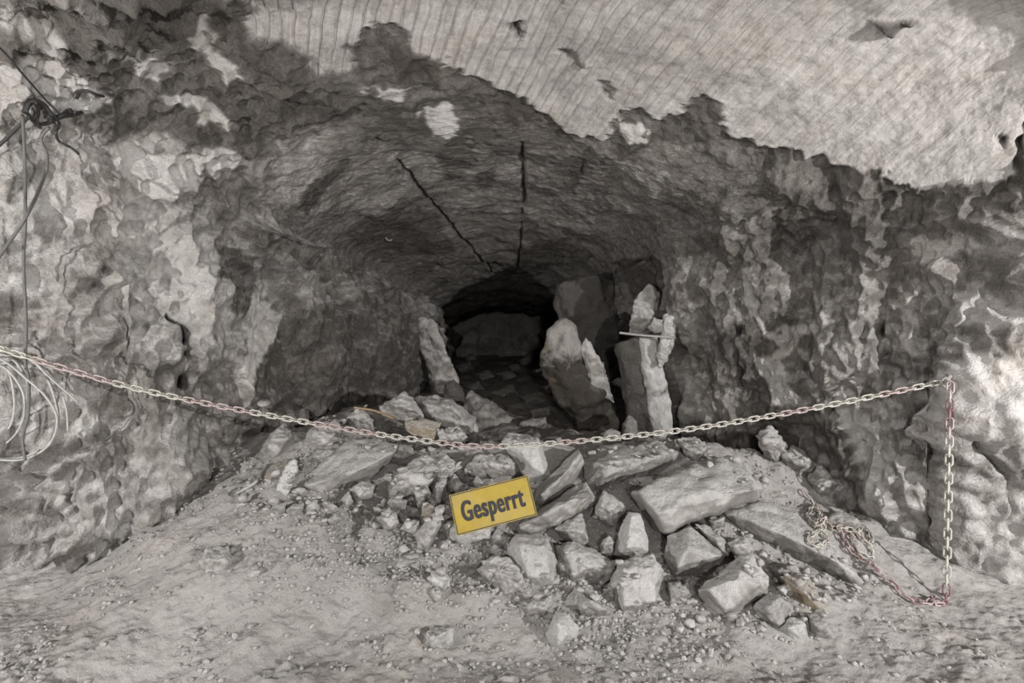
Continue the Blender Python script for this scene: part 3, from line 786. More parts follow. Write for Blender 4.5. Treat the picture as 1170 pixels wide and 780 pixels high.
R('boulder','D',[(342,192),(400,172),(472,180),(525,212),(566,300),(532,352),(440,362),(370,262)],'rounded rock leaning on the boulder below the sign')
R('rock','D',[(520,412),(530,378),(662,348),(668,390),(642,462),(560,462)],'thin-layered rock under the large smooth boulder',bump=0.062)
R('rock','D',[(686,132),(760,108),(850,140),(952,200),(944,272),(832,304),(760,294),(700,242)],'wedge-shaped rock with a grooved top right of the boulder',ridge=[(730,150,.3),(820,230,.45),(930,220,.35),(760,270,.35)])
R('rock','D',[(718,392),(735,340),(770,303),(850,350),(948,442),(940,474),(870,474),(780,442)],'long low rock lying below the wedge-shaped one',mat='rub')
R('rock','D',[(633,522),(680,423),(742,428),(788,490),(782,552),(702,608),(668,602)],'smooth egg-shaped stone resting at the foot of the heap',mat='pale',bump=0.024,facet=.25,ridge=[(690,470,.4),(740,520,.45),(690,570,.35)])
R('rock','D',[(98,572),(108,510),(170,488),(222,498),(228,560),(152,622)],'lone stone with a ribbed top standing on the dusty floor',mat='pale',bump=0.075)
R('rock','D',[(103,312),(130,240),(172,228),(217,270),(212,312),(150,332)],'pale angular stone below the sign\'s left end',mat='pale')
R('rock','D',[(876,125),(920,82),(944,110),(932,170),(888,165)],'small stone wedged left of the pointed block')
R('rock','D',[(178,35),(235,8),(255,70),(392,48),(396,92),(260,118),(200,90)],'rock peeping out beneath the sign\'s lower edge',mat='pale')
R('rock','D',[(393,92),(420,48),(484,90),(472,124),(410,124)],'small two-toned stone at the sign\'s lower right')
# heap, right shoulder
R('rock_slab','C',[(72,318),(180,268),(370,185),(520,145),(592,180),(664,290),(642,342),(530,392),(400,442),(240,502),(190,472),(150,400)],'biggest fallen slab with a pale broken front face',ridge=[(115,310,.35),(195,405,.5),(400,300,.5),(640,300,.45),(230,490,.35),(400,432,.3)],bump=0.040,thick=.85,lean=.55,facet=.4)
R('rock_slab','C',[(496,402),(560,358),(650,342),(800,400),(900,488),(1000,540),(1112,728),(1000,676),(900,612),(800,562),(640,502),(560,452)],'long tapering slab under the tangle of chain',near=.05,ridge=[(620,440,.3),(800,520,.35),(1000,620,.3)],lean=.9,bump=0.040,thick=.7)
R('rock_block','C',[(228,602),(240,508),(342,466),(400,508),(514,592),(482,634),(322,695),(268,704)],'squared block in the shade of the biggest slab',ridge=[(340,560,.45),(290,650,.4),(480,600,.3)],bump=0.032,facet=.35)
R('rock_block','E',[(372,322),(480,250),(560,178),(622,168),(694,260),(688,342),(642,392),(530,442),(460,464),(408,392)],'big grainy block with a buff stain along its foot',ridge=[(430,320,.35),(560,260,.5),(670,300,.4),(500,420,.35)],bump=0.045)
R('rock','E',[(632,402),(690,338),(742,350),(804,400),(802,442),(742,504),(650,452)],'angular rock right of the big grainy block',ridge=[(745,360,.4),(740,480,.4),(690,400,.35)])
R('rock_block','E',[(742,262),(830,248),(872,268),(964,390),(932,428),(860,418),(838,350)],'tilted block with one dark face and buff tip',mat='buff',ridge=[(840,300,.3),(870,350,.45),(920,400,.35)],bump=0.032,facet=.3)
R('rock','E',[(746,492),(790,448),(862,448),(884,480),(854,564),(790,544)],'smooth-faced stone at the lower right foot of the heap',mat='pale',bump=0.032)
R('rock','E',[(862,425),(902,428),(960,500),(1004,552),(920,556),(876,490)],'slim stone farthest down the heap\'s right foot',bump=0.048)
R('rock','E',[(246,292),(300,283),(337,382),(258,404)],'small stone between the cracked cube and the grainy block')
R('rock','C',[(868,262),(920,188),(972,198),(1064,320),(1042,372),(980,374),(900,312)],'crumbling rock lump above the tangled chain',bump=0.088)
R('rock','C',[(288,82),(370,66),(444,120),(372,174),(320,142)],'ridged stone lying behind the biggest slab',bump=0.075)
R('rock','C',[(636,62),(700,18),(752,80),(784,150),(722,184),(668,142)],'ridged crumbly stone below the chain\'s right half',bump=0.088)
R('rock','C',[(748,150),(800,110),(850,150),(915,200),(890,240),(830,262),(770,200)],'knobbly rock above the tangled chain\'s upper end',bump=0.088)
R('rock','C',[(946,442),(1000,398),(1092,430),(1114,462),(1072,494),(960,474)],'flat stone between the tangled chain and the right wall')
R('stone_splinter','C',[(368,462),(410,468),(524,560),(512,604),(440,552)],'flat splinter propped on the squared block')
R('rock','C',[(428,442),(502,428),(494,472),(440,484)],'small dusty stone below the biggest slab\'s front')
R('rock','C',[(756,480),(802,488),(804,532),(770,524)],'little pale stone sitting upon the long tapering slab',mat='pale',Y=2.55)
R('rock','E',[(728,312),(770,298),(812,330),(802,362),(750,347)],'little rounded stone above the tilted block',mat='pale')
R('rock','P',[(700,560),(740,548),(762,560),(742,585),(712,590)],'stone in the shade left of the biggest slab',Y=2.95)
WEDGED = ['small stone at the left foot of the cracked cube-shaped rock', 'small stone between the grainy block\'s left corner and the cracked cube', 'small stone left of the long low rock', 'stone lying left of the thin-layered rock on the gravel',
          'stone beside the rounded rock that leans on the smooth boulder', 'stone below the squarish stones left of the sign', 'stone on the gravel slope left of the long slanting rock', 'stone in the dark gap under the biggest slab\'s left end',
          'stone between the smooth boulder and the wedge-shaped rock', 'stone on the gravel above the big grainy block', 'stone on the gravel above the tilted two-toned block', 'stone at the lower edge of the big grainy block']
for ol in ([(690,668),(712,660),(716,676),(700,684)],[(770,672),(786,664),(792,682),(774,690)],[(655,690),(672,684),(678,700),(662,706)],[(590,690),(612,684),(618,700),(598,706)],[(545,650),(560,640),(575,655),(560,668)],
           [(468,560),(488,552),(496,570),(478,580)],[(430,590),(452,584),(458,600),(440,606)],[(690,560),(676,590),(700,600),(716,580)],[(632,640),(655,632),(660,655),(640,660)],[(832,620),(850,612),(862,628),(842,640)],
           [(880,650),(905,640),(915,655),(892,665)],[(812,690),(830,684),(838,698),(820,704)]):
    R('stone','P',ol,WEDGED.pop(0),group='stones wedged between the big rocks')
# left foreground lumps half buried in dust
for ol, lb in (([(222,640),(236,618),(262,612),(270,640),(262,664),(240,668)],'flat-topped lump breaking through the dusty slope on the left'),([(276,650),(292,640),(302,645),(298,660),(282,665)],'small lump right of the flat-topped one in the dust'),
               ([(206,718),(226,712),(232,722),(216,732)],'heart-shaped clod on the dusty floor')):
    R('clod','P',ol,lb,thick=.8,sink=.18,cat='clod')
R('boulder','P',[(425,640),(455,610),(478,600),(492,625),(480,660),(465,690),(420,712),(385,715),(400,680)],'broad dust-buried boulder left of the pale angular stone',thick=.5,lean=1.1,sink=.05,bump=.03)
# standing slabs of the drift mouth
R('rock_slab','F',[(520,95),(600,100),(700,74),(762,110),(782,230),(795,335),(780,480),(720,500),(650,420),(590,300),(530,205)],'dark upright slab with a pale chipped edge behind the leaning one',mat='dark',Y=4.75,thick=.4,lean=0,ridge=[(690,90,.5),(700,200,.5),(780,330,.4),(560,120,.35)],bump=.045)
R('rock_slab','F',[(472,425),(492,405),(490,360),(520,290),(570,253),(602,290),(605,360),(655,440),(745,540),(805,690),(790,790),(700,790),(640,640),(560,562),(488,482)],'leaning brown-stained slab with a pale broken tip',mat='stain',Y=4.1,thick=.28,lean=-.15,ridge=[(520,420,.5),(580,330,.5),(700,600,.5),(620,560,.5)],bump=.05)
R('rock_slab','F',[(628,362),(650,323),(702,400),(722,450),(735,500),(764,585),(742,565),(690,480),(642,422)],'pale sliver of rock leaning against the brown-stained slab',mat='rub',Y=4.0,thick=.5,lean=-.1,bump=.04)
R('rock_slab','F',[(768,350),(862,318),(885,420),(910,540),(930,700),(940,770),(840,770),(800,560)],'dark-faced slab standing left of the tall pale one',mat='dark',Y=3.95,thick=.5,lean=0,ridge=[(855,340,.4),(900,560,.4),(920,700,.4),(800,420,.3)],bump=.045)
R('rock_slab','F',[(856,318),(932,316),(952,450),(984,580),(992,700),(990,770),(925,770),(912,560),(872,440)],'tall pale upright slab below the iron bar',mat='pale',Y=3.85,thick=.3,lean=0,ridge=[(880,340,.3),(925,340,.3),(950,560,.3),(955,700,.3)],bump=.035,facet=.3)
R('rock_slab','F',[(822,312),(838,180),(900,118),(938,150),(934,250),(905,312)],'grey wedge-topped rock standing above the iron bar',mat='rub',Y=4.0,thick=.7,lean=0,ridge=[(870,250,.2),(925,170,.3),(900,280,.3)],bump=.055)
R('rock_slab','F',[(948,325),(960,240),(1000,198),(1018,280),(1004,325),(975,400)],'small pale slab hung between wall and wedge-topped rock',mat='pale',Y=3.85,thick=.6,lean=0)
R('rock_slab','F',[(928,402),(946,325),(984,335),(974,420),(942,446)],'pale fragment right below the iron bar\'s end',mat='pale',Y=3.75,thick=.5,lean=0)
R('rock','F',[(888,292),(920,248),(952,258),(952,302),(920,314)],'dark tilted stone resting on the iron bar',mat='rub',Y=3.82,lean=0)
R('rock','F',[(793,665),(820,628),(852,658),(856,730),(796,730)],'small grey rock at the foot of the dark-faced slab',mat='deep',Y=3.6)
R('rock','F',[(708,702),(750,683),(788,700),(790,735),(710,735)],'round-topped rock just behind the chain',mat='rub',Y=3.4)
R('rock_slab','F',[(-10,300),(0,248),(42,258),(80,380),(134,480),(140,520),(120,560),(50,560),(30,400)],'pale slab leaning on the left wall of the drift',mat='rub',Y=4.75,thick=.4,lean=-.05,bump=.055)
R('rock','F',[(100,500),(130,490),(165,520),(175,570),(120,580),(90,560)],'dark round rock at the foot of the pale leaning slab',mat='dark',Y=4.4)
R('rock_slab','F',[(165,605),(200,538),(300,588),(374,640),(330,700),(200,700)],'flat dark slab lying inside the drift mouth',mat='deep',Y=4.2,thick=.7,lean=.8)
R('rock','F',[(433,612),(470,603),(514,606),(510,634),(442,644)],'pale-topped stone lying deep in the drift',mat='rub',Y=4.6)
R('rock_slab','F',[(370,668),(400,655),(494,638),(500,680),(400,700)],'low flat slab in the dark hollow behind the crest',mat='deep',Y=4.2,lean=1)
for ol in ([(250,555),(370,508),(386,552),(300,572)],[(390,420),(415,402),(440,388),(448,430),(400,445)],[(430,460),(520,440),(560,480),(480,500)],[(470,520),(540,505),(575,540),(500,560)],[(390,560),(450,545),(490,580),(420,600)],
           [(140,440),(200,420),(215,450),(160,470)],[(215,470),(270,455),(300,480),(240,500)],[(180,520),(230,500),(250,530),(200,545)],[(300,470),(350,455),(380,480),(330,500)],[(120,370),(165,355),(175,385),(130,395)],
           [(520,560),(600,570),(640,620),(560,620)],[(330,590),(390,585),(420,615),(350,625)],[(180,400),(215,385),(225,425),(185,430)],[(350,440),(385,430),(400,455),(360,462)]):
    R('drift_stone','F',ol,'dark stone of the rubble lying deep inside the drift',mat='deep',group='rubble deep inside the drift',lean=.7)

bpy.context.view_layer.update()
def scene_hit(px, py):
    dg = bpy.context.evaluated_depsgraph_get()
    ok, loc, nor, i_, ob, m_ = SC.ray_cast(dg, Vector(CAM), Vector(ray(px, py)))
    return (np.array(loc), np.array(nor), ob) if ok else (W(px, py, 5), np.array([0, 0, 1.]), None)

# ------------------------------------------------------------------ loose stones
VARS = []
for k in range(12):
    r2 = random.Random(900 + k)
    pts = []
    ax = (1, r2.uniform(.6, .95), r2.uniform(.45, .8))
    for _ in range(15):
        v = Vector((r2.gauss(0, 1), r2.gauss(0, 1), r2.gauss(0, 1))).normalized()
        m = max(abs(c) for c in v)
        v = v * (.45 + .55 / (m * 1.7)) * r2.uniform(.85, 1.1)
        pts.append((v.x * ax[0] * .5, v.y * ax[1] * .5, v.z * ax[2] * .5))
    V, F = rough_hull(pts, .12, .04, 700 + k, 1)
    VARS.append(make_mesh('loose_stone', V, F))
VARS_P = []
for me in VARS:
    m2 = me.copy(); me.materials.append(M_LOOSE); m2.materials.append(M_LOOSE); VARS_P.append(m2)

def in_poly(x, y, P):
    c = False
    n = len(P)
    for k in range(n):
        (x1, y1), (x2, y2) = P[k], P[(k + 1) % n]
        if (y1 > y) != (y2 > y) and x < (x2 - x1) * (y - y1) / (y2 - y1) + x1: c = not c
    return c

def strew(poly, count, s0, s1, label, group, pale=.25, sink=.08):
    xs = [p[0] for p in poly]; ys = [p[1] for p in poly]
    n = tries = 0
    while n < count and tries < count * 30:
        tries += 1
        x, y = rnd.uniform(min(xs), max(xs)), rnd.uniform(min(ys), max(ys))
        if not in_poly(x, y, poly): continue
        loc, nor, ob = scene_hit(x, y)
        if ob is None or ob.name.startswith(('wall', 'ceiling')) or loc[1] > 4.2 or nor[2] < .25: continue
        s = 1.7 * (s0 + (s1 - s0) * rnd.random() ** 1.7)
        me = rnd.choice(VARS_P if rnd.random() < pale else VARS)
        o = link('loose_stone', me, label=label, cat='stone', group=group)
        o.location = loc + np.array([0, 0, s * (.28 - sink)])
        o.rotation_euler = (rnd.uniform(-.5, .5), rnd.uniform(-.5, .5), rnd.uniform(0, 6.3))
        o.scale = (s, s, s)
        n += 1
strew([(262,560),(300,528),(345,560),(430,560),(470,580),(440,620),(380,600),(330,590),(280,600)], 60, .02, .055, 'loose pebble strewn below the curved root and flat slab', 'loose stones on the left shoulder')
strew([(440,540),(520,540),(520,610),(560,640),(500,690),(460,640)], 50, .02, .06, 'loose stone among the rubble left of the sign', 'loose stones left of the sign')
strew([(350,480),(420,465),(560,500),(540,540),(460,530),(380,520)], 40, .02, .05, 'loose stone on the crest below the chain\'s left half', 'loose stones on the crest')
strew([(560,620),(700,640),(800,690),(960,700),(930,730),(700,720),(560,690)], 60, .018, .05, 'loose stone scattered along the foot of the heap', 'loose stones at the heap foot')
strew([(800,600),(880,600),(1010,660),(960,700),(860,660)], 50, .015, .045, 'loose stone below the long tapering slab', 'loose stones below the tapering slab')
strew([(620,500),(800,505),(900,560),(860,560),(760,520),(680,540)], 36, .02, .055, 'loose stone between the slabs of the right shoulder', 'loose stones on the right shoulder')

# gravel: far too fine to count
bm = bmesh.new(); bmesh.ops.create_icosphere(bm, subdivisions=1, radius=.5)
ico_v = np.array([v.co for v in bm.verts]); ico_f = np.array([[v.index for v in f.verts] for f in bm.faces]); bm.free()
def gravel(name, pos, size, label, mat):
    n = len(pos)
    base = ico_v[None] * (1 + .45 * (NR.rand(n, len(ico_v), 1) - .5)) * (np.array([1, .8, .62]) * (1 + .3 * (NR.rand(n, 3) - .5)))[:, None]
    a = NR.rand(n) * 6.28; b = (NR.rand(n) - .5) * 1.6
    ca, sa, cb, sb = np.cos(a), np.sin(a), np.cos(b), np.sin(b)
    x = base[..., 0] * ca[:, None] - base[..., 1] * sa[:, None]; y = base[..., 0] * sa[:, None] + base[..., 1] * ca[:, None]; z = base[..., 2]
    x, z = x * cb[:, None] + z * sb[:, None], -x * sb[:, None] + z * cb[:, None]
    V = np.stack([x, y, z], -1) * size[:, None, None] + pos[:, None]
    F = (ico_f[None] + (np.arange(n) * len(ico_v))[:, None, None]).reshape(-1, 3)
    return link(name, make_mesh(name, V.reshape(-1, 3), F, smooth=False), mat, label=label, cat='gravel', kind='stuff')
n = 60000
gxr = NR.uniform(-2.05, 1.95, n); gyr = NR.uniform(1.75, 3.5, n)
Pg = np.stack([gxr, gyr, np.zeros(n)], 1)
dens = smooth01(.1, .7, fbm(Pg * 2.6, 4, 611)) * .28 + .015 + .95 * np.exp(-(((gxr - .35) / .9) ** 2 + ((gyr - 2.55) / .4) ** 2)) + .7 * np.exp(-(((gxr + .85) / .5) ** 2 + ((gyr - 2.65) / .35) ** 2))
keep = NR.rand(n) < dens
gxr, gyr = gxr[keep], gyr[keep]
gs = .005 + .026 * NR.rand(len(gxr)) ** 3.5
gravel('gravel', np.stack([gxr, gyr, ground(gxr, gyr) + gs * .12], 1), gs, 'fine pale gravel scattered over the dusty slope', M_GRAV)

# ------------------------------------------------------------------ sign
M_YEL = plain('sign_yellow', (.42, .30, .035), .55, 0, .12, 14, (.42, .33, .16), .55)
M_INK = plain('sign_black', (.030, .028, .030), .6, 0, .2)
M_BOLT = plain('grey_rivet', (.35, .34, .33), .5, .3)
corners = [(512.3, 565.9), (603.3, 544.1), (613.6, 587.7), (523.8, 609.5)]
def box_mesh(name, w, h, t, r=0.0, z=0.0, hole=None):
    bm = bmesh.new()
    def ring(w, h, r):
        out = []
        for cx, cy, a0 in ((w / 2 - r, h / 2 - r, 0), (-w / 2 + r, h / 2 - r, 90), (-w / 2 + r, -h / 2 + r, 180), (w / 2 - r, -h / 2 + r, 270)):
            for k in range(5):
                a = math.radians(a0 + k * 22.5)
                out.append((cx + r * math.cos(a), cy + r * math.sin(a)))
        return out
    o = ring(w, h, r)
    if hole is None:
        f = bm.faces.new([bm.verts.new((x, y, z)) for x, y in o])
        g = bmesh.ops.extrude_face_region(bm, geom=[f])
        bmesh.ops.translate(bm, verts=[v for v in g['geom'] if isinstance(v, bmesh.types.BMVert)], vec=(0, 0, t))
    else:
        i_ = ring(w - 2 * hole, h - 2 * hole, max(r - hole, .0005))
        L_ = [[bm.verts.new((x, y, zz)) for x, y in q] for q, zz in ((o, z), (o, z + t), (i_, z + t), (i_, z))]
        n = len(o)
        for a in range(4):
            for k in range(n):
                bm.faces.new((L_[a][k], L_[a][(k + 1) % n], L_[(a + 1) % 4][(k + 1) % n], L_[(a + 1) % 4][k]))
    bmesh.ops.recalc_face_normals(bm, faces=bm.faces)
    me = bpy.data.meshes.new(name); bm.to_mesh(me); bm.free()
    return me
spx = [(x, y) for x in np.linspace(.06, .94, 7) for y in np.linspace(.06, .94, 5)]
c4 = np.array(corners)
cpx = c4.mean(0)
ctr_d = ray(*cpx)
zax = -ctr_d * 1.0; zax = np.array([zax[0] * .5, zax[1], zax[2] * .9]); zax /= np.linalg.norm(zax)
best = 9.0
for u_, v_ in spx:
    q = c4[0] * (1 - u_) * (1 - v_) + c4[1] * u_ * (1 - v_) + c4[2] * u_ * v_ + c4[3] * (1 - u_) * v_
    h_, n_, o_ = scene_hit(*q)
    d_ = ray(*q)
    # distance along the central line of sight of a facing plane through that hit
    best = min(best, ((h_ - CAM) @ zax) / (ctr_d @ zax))
ctr = CAM + ctr_d * (best - .006)
mm = (ctr - CAM) @ np.array([0, math.cos(PITCH), -math.sin(PITCH)]) / FPX
SW = (np.linalg.norm(c4[1] - c4[0]) + np.linalg.norm(c4[2] - c4[3])) / 2 * mm
SH = (np.linalg.norm(c4[3] - c4[0]) + np.linalg.norm(c4[2] - c4[1])) / 2 * mm
xa = np.cross((0, 0, 1), zax); xa /= np.linalg.norm(xa); ya = np.cross(zax, xa)
roll = math.atan2(c4[0][1] - c4[1][1], c4[1][0] - c4[0][0])
x2 = xa * math.cos(roll) + ya * math.sin(roll); y2 = np.cross(zax, x2)
sign = link('warning_sign', None, label='yellow metal sign reading Gesperrt tilted on the rubble heap', cat='sign')
sign.matrix_world = Matrix(((x2[0], y2[0], zax[0], ctr[0]), (x2[1], y2[1], zax[1], ctr[1]), (x2[2], y2[2], zax[2], ctr[2]), (0, 0, 0, 1)))
link('board', box_mesh('board', SW, SH, .004, .004), M_YEL, sign)
link('border', box_mesh('border', SW * .985, SH * .968, .0006, .003, .004, hole=SW * .011), M_INK, sign, label='thin black border line')
cu = bpy.data.curves.new('lettering', 'FONT')
cu.body = 'Gesperrt'; cu.align_x = 'CENTER'; cu.align_y = 'CENTER'; cu.size = 1.0; cu.offset = .016; cu.extrude = .0; cu.resolution_u = 6; cu.space_character = 1.12
to = bpy.data.objects.new('lettering_curve', cu); COL.objects.link(to)
bpy.context.view_layer.update()
tm = bpy.data.meshes.new_from_object(to.evaluated_get(bpy.context.evaluated_depsgraph_get()))
bpy.data.objects.remove(to)
co = np.array([v.co for v in tm.vertices]); tf = [list(p.vertices) for p in tm.polygons]
lo_, hi_ = co.min(0), co.max(0)
x_ = ((co[:, 0] - lo_[0]) / (hi_[0] - lo_[0]) - .5) * SW * .775; y_ = ((co[:, 1] - lo_[1]) / (hi_[1] - lo_[1]) - .5) * SH * .66 - SH * .05
LV, LF = [], []
for q, dx in enumerate((-.009, -.0045, 0, .0045, .009)):      # broadened strokes
    LF += [[i + len(LV) for i in p] for p in tf]
    LV += [(a_ + dx * SW, b_, .0046 + q * .00004) for a_, b_ in zip(x_, y_)]
tm = bpy.data.meshes.new('lettering'); tm.from_pydata(LV, [], LF)
tm.name = 'lettering'
link('lettering', tm, M_INK, sign, label='black condensed lettering Gesperrt')
for sx_, sy_ in ((-1, 1), (1, 1)):
    bo = tube_mesh('rivet', [(0, 0, .003), (0, 0, .0065)], SH * .018, 10)
    o = link('rivet', bo, M_BOLT, sign); o.location = (sx_ * SW * .455, sy_ * SH * .41, 0)

# ------------------------------------------------------------------ chains
M_CW = plain('chain_cream', (.55, .53, .475), .55, 0, .18, 90, (.42, .38, .34), .5)
M_CR = plain('chain_faded_red', (.48, .39, .375), .55, 0, .2, 90, (.5, .42, .40), .6)
M_CX = plain('chain_red', (.24, .13, .13), .55, 0, .3, 90, (.35, .25, .24), .5)
def link_mesh(pitch, r, name):
    Lh, wr = pitch / 2 - pitch * .14 + r, pitch * .26 + r * .4
    pts = []
    for k in range(8):
        a = -math.pi / 2 + math.pi * k / 7
        pts.append((Lh - wr * .35 + wr * math.cos(a), wr * math.sin(a), 0))
    for k in range(8):
        a = math.pi / 2 + math.pi * k / 7
        pts.append((-Lh + wr * .35 + wr * math.cos(a), wr * math.sin(a), 0))
    return tube_mesh(name, pts, r, 6, True)
def chain(root, path, pitch, r, colour, roll0=0.0, jitter=0.0):
    mats = (M_CW, M_CR, M_CX)
    meshes = []
    for m in mats:
        me = link_mesh(pitch, r, 'chain_link'); me.materials.append(m); meshes.append(me)
    P = np.array(path); seg = np.linalg.norm(np.diff(P, axis=0), axis=1); s = np.concatenate([[0], np.cumsum(seg)])
    n = int(s[-1] / pitch)
    base = np.array(root.location)
    for k in range(n):
        q = [np.array([np.interp((k + d) * pitch, s, P[:, c]) for c in range(3)]) for d in (0, .5, 1)]
        t = Vector(q[2] - q[0]).normalized()
        a = t.cross(Vector((0, -1, .15))).normalized()
        if a.length < .1: a = Vector((1, 0, 0))
        b = t.cross(a)
        w = roll0 + (k % 2) * math.pi / 2 + rnd.uniform(-jitter, jitter)
        y_ = a * math.cos(w) + b * math.sin(w); z_ = t.cross(y_)
        o = link('chain_link', meshes[colour(k)], parent=root)
        c_ = q[1] - base
        o.matrix_local = Matrix(((t.x, y_.x, z_.x, c_[0]), (t.y, y_.y, z_.y, c_[1]), (t.z, y_.z, z_.z, c_[2]), (0, 0, 0, 1)))
SPAN = [(-60, 380, 2.30), (0, 398, 2.36), (85, 424, 2.48), (170, 447, 2.58), (300, 473, 2.66), (420, 494, 2.70), (500, 505, 2.70), (545, 509.5, 2.70), (600, 508.5, 2.70), (680, 502, 2.69), (780, 491, 2.67), (880, 475, 2.64), (980, 456, 2.61), (1076, 436, 2.57)]
span_path = spline([W(*p) for p in SPAN], 10)
sc_root = link('barrier_chain', None, label='cream and faded red barrier chain strung across the drift mouth', cat='chain')
sc_root.location = span_path[-1]
def span_col(k):
    f = (k // 8) % 2
    return 1 if (f and k < 75) or (k > 95 and (k // 4) % 3 == 1) else 0
chain(sc_root, span_path, .041, .0044, span_col, roll0=.3)

top = W(1086, 437, 2.50); bot = W(1081, 697, 2.40)
hang = link('hanging_chain', None, label='cream and red chain hanging from the right wall pin, its tail tangled on the slab', cat='chain')
hang.location = top
hp = [top + (bot - top) * t for t in np.linspace(0, 1, 20)]
chain(hang, hp, .044, .0043, lambda k: 2 if k > 21 or k in (2, 3) else (1 if k < 6 else 0), roll0=.8)
TAIL = [(1083,690),(1074,692),(1066,690),(1064,684),(1058,690),(1046,688),(1034,684),(1022,672),(1010,662),(1002,652),(994,644),(986,640),(974,632),(966,622),(960,610),(958,600),(966,606),(976,620),(984,634),(996,636),(990,624),(980,612),(984,604),(992,610),(994,622),(986,620),
        (974,604),(962,602),(950,604),(944,598),(940,588),(932,580),(926,584),(924,594),(932,600),(944,594),(938,606),(928,612),(924,620),(934,624),(944,618),(938,612),(930,604),(936,590),(928,576),(920,566),(914,556)]
tp = []
bpy.context.view_layer.update()
for x, y in TAIL:
    l_, n_, o_ = scene_hit(x, y)
    tp.append(l_ + n_ * .012 - ray(x, y) * .006)
chain(hang, spline(tp, 5), .036, .0038, lambda k: (2 if k % 3 == 0 else 1) if k < 24 else (0 if k % 5 else 1), roll0=.5, jitter=.5)

M_IRON = plain('rusty_iron', (.16, .13, .11), .7, .4, .35, 80, (.35, .31, .28), .6)
M_GREYI = plain('dusty_iron', (.36, .34, .32), .8, .1, .25, 80)
def wall_spot(px, py):
    l_, n_, o_ = scene_hit(px, py)
    return l_
pin = link('wall_pin', None, label='bent iron pin in the right wall that carries both chains', cat='pin')
w0 = wall_spot(1092, 428)
pin.location = w0
pe = (W(1086, 437, 2.50) + W(1076, 436, 2.57)) / 2
link('shank', tube_mesh('shank', [(0, .06, .0), tuple((pe - w0) * .6 + (0, 0, .015)), tuple(pe - w0 + np.array([0, 0, .01]))], .009, 8), M_GREYI, pin)
ring_ = [tuple(pe - w0 + np.array([.022 * math.cos(a), 0, .022 * math.sin(a)])) for a in np.linspace(0, 2 * math.pi, 16, endpoint=False)]
link('ring', tube_mesh('ring', ring_, .005, 7, True), M_GREYI, pin)

# ------------------------------------------------------------------ cables on the left wall
M_BLK = plain('black_cable', (.035, .033, .032), .6, 0, .3)
M_GRY = plain('grey_cable', (.42, .41, .39), .55, 0, .15)
M_DGR = plain('dark_grey_cable', (.13, .125, .12), .6, 0, .2)
def near_wall(pts, off, lo=None):
    out = []
    for x, y in pts:
        l_, n_, o_ = scene_hit(min(max(x, -60), 1165), y)
        d = ray(x, y)
        Y_ = l_[1] if o_ is not None else 2.3
        out.append(W(x, y, min(Y_ - off, 2.6)))
    return out
def cable(name, pts, r, mat, label, off=.06, group=None):
    P = near_wall(pts, off)
    o0 = P[-1]
    me = tube_mesh(name, [tuple(p - o0) for p in spline(P, 8)], r, 7)
    o = link(name, me, mat, label=label, cat='cable', group=group); o.location = o0
    return o
cable('cable', [(-40,20),(0,55),(22,80),(52,114),(69,131)], .0045, M_BLK, 'black cable slanting down from above to the knot')
cable('cable', [(-30,192),(0,165),(34,132)], .0075, M_BLK, 'thick black cable leaving the knot down to the left')
cable('cable', [(26,131),(28,176),(29,250),(27,300),(30,370),(29,413),(33,435),(32,475),(26,500),(29,526)], .0065, M_DGR, 'long dark cable hanging straight down from the knot across the coil', .11)
cable('cable', [(56,145),(47,159),(54,179),(51,201),(30,247),(0,292),(-25,330)], .0065, M_DGR, 'dark cable swinging from the knot down to the left', .12)
kn = link('cable_knot', None, label='tangled knot of black cable on a wall hook', cat='cable')
kl = near_wall([(45, 128)], .05)[0]; kn.location = kl
for pts, r_ in (([(28,130),(32,120),(40,115),(50,120),(58,130),(66,134),(76,130),(82,126)], .011), ([(30,128),(40,140),(50,142),(60,138),(70,132),(84,132),(94,128)], .008), ([(62,132),(68,142),(64,152),(68,162),(80,168),(90,176)], .006),
                ([(40,118),(44,128),(42,138),(46,146)], .007), ([(88,112),(92,105),(100,104),(110,108),(118,110)], .007)):
    P = near_wall(pts, .03)
    link('strand', tube_mesh('strand', [tuple(p - kl) for p in spline(P, 6)], r_, 7), M_BLK, kn)
coil = link('cable_coil', None, label='pale grey cable coil hanging on the left wall under the chain', cat='cable coil')
cl = W(10, 470, 2.36); coil.location = cl
COILS = [[(0,180),(60,220),(130,280),(240,380),(300,500),(260,630),(140,705),(0,712),(-120,690),(-230,600),(-260,450),(-200,280),(-90,190)], [(-30,200),(50,250),(120,360),(125,480),(80,580),(0,640),(-110,640),(-190,560),(-200,400),(-130,260)],
 [(-60,220),(40,240),(75,400),(60,520),(0,590),(-90,600),(-170,500),(-160,340)], [(-20,120),(80,140),(150,185),(230,250),(290,400),(305,500),(280,600),(150,690),(-20,700),(-180,640),(-240,420),(-150,190)], [(-40,150),(60,180),(140,290),(150,440),(60,560),(-60,560),(-150,400),(-120,220)]]
for k, pts in enumerate(COILS):
    P = [W(x / 4.59, 370 + y / 4.59, 2.42 + .015 * k - .03 * math.sin(i)) for i, (x, y) in enumerate(pts)]
    P = [np.array(p) for p in P]
    sp = spline(P + [P[0]], 6)[:-1]
    link('loop', tube_mesh('loop', [tuple(p - cl) for p in sp], .005, 6, True), M_GRY, coil)
for pts in ([(180,190),(240,260),(330,340),(410,410)], [(330,380),(350,460),(356,560)], [(-60,110),(40,125),(150,180),(230,250)]):
    P = [W(x / 4.59, 370 + y / 4.59, 2.45) for x, y in pts]
    link('loose_end', tube_mesh('loose_end', [tuple(p - cl) for p in spline(P, 6)], .0042, 6), M_GRY, coil)

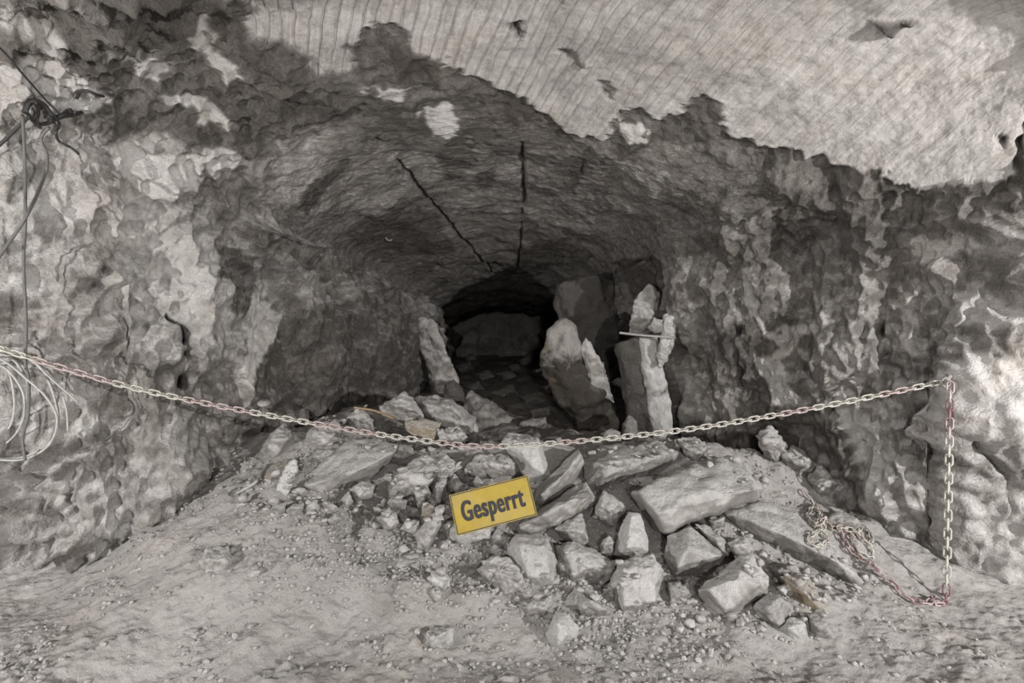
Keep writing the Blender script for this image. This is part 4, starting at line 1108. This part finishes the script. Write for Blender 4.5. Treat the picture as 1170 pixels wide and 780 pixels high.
# ------------------------------------------------------------------ small things
b0, b1, b2 = W(708, 380, 3.72), W(735, 383, 3.68), W(772, 385.5, 3.66)
ib = link('iron_bar', tube_mesh('iron_bar', [tuple(p - b0) for p in spline([b0, b1, b2], 6)], .0085, 8), M_GREYI, label='thin iron bar lying across the standing slabs', cat='bar'); ib.location = b0
bolt = link('anchor_bolt', None, label='dusty anchor bolt with a round head on the left rock wall', cat='bolt')
l_ = wall_spot(303, 470); bolt.location = l_
tip = W(301.5, 461, l_[1] - .10) - l_
link('shaft', tube_mesh('shaft', [(0, .05, -.03), tuple(tip * .55 + np.array([0, 0, -.02])), tuple(tip)], [.016, .015, .013], 8), M_GREYI, bolt)
ax_ = np.array([.12, -.35, .93])
link('head', tube_mesh('head', [tuple(tip + ax_ * d) for d in (-.006, -.004, .004, .012, .018, .020)], [.012, .034, .038, .034, .020, .004], 14), M_GREYI, bolt)
M_WOOD = plain('weathered_wood', (.30, .215, .13), .8, 0, .3, 70)
def lying(name, pts, r, mat, label, cat, lift=.012):
    P = []
    for x, y in pts:
        h_, n_, o_ = scene_hit(x, y)
        P.append(h_ + n_ * lift)
    o0 = P[0]
    o = link(name, tube_mesh(name, [tuple(p - o0) for p in spline(P, 6)], r, 7), mat, label=label, cat=cat); o.location = o0
stick = [W(405, 465.5, 3.02), W(428, 469, 2.98), W(450, 478, 2.94)]
o = link('stick', tube_mesh('stick', [tuple(p - stick[0]) for p in spline(stick, 6)], .0065, 7), M_WOOD, label='thin brown wooden stick lying on the crest', cat='stick'); o.location = stick[0]
lying('root', [(268,566),(280,560),(290,552),(300,542),(307,532)], .009, M_GRY, 'curved pale root-like strip at the left of the heap', 'root')
# hook in the drift roof
hk = scene_hit(445.5, 270.5)[0]
ringp = [(.034 * math.cos(a), -.02, .034 * math.sin(a)) for a in np.linspace(.6, 5.6, 14)]
o = link('roof_hook', tube_mesh('roof_hook', ringp, .007, 7), M_GREYI, label='small open metal hook in the drift roof', cat='hook'); o.location = hk
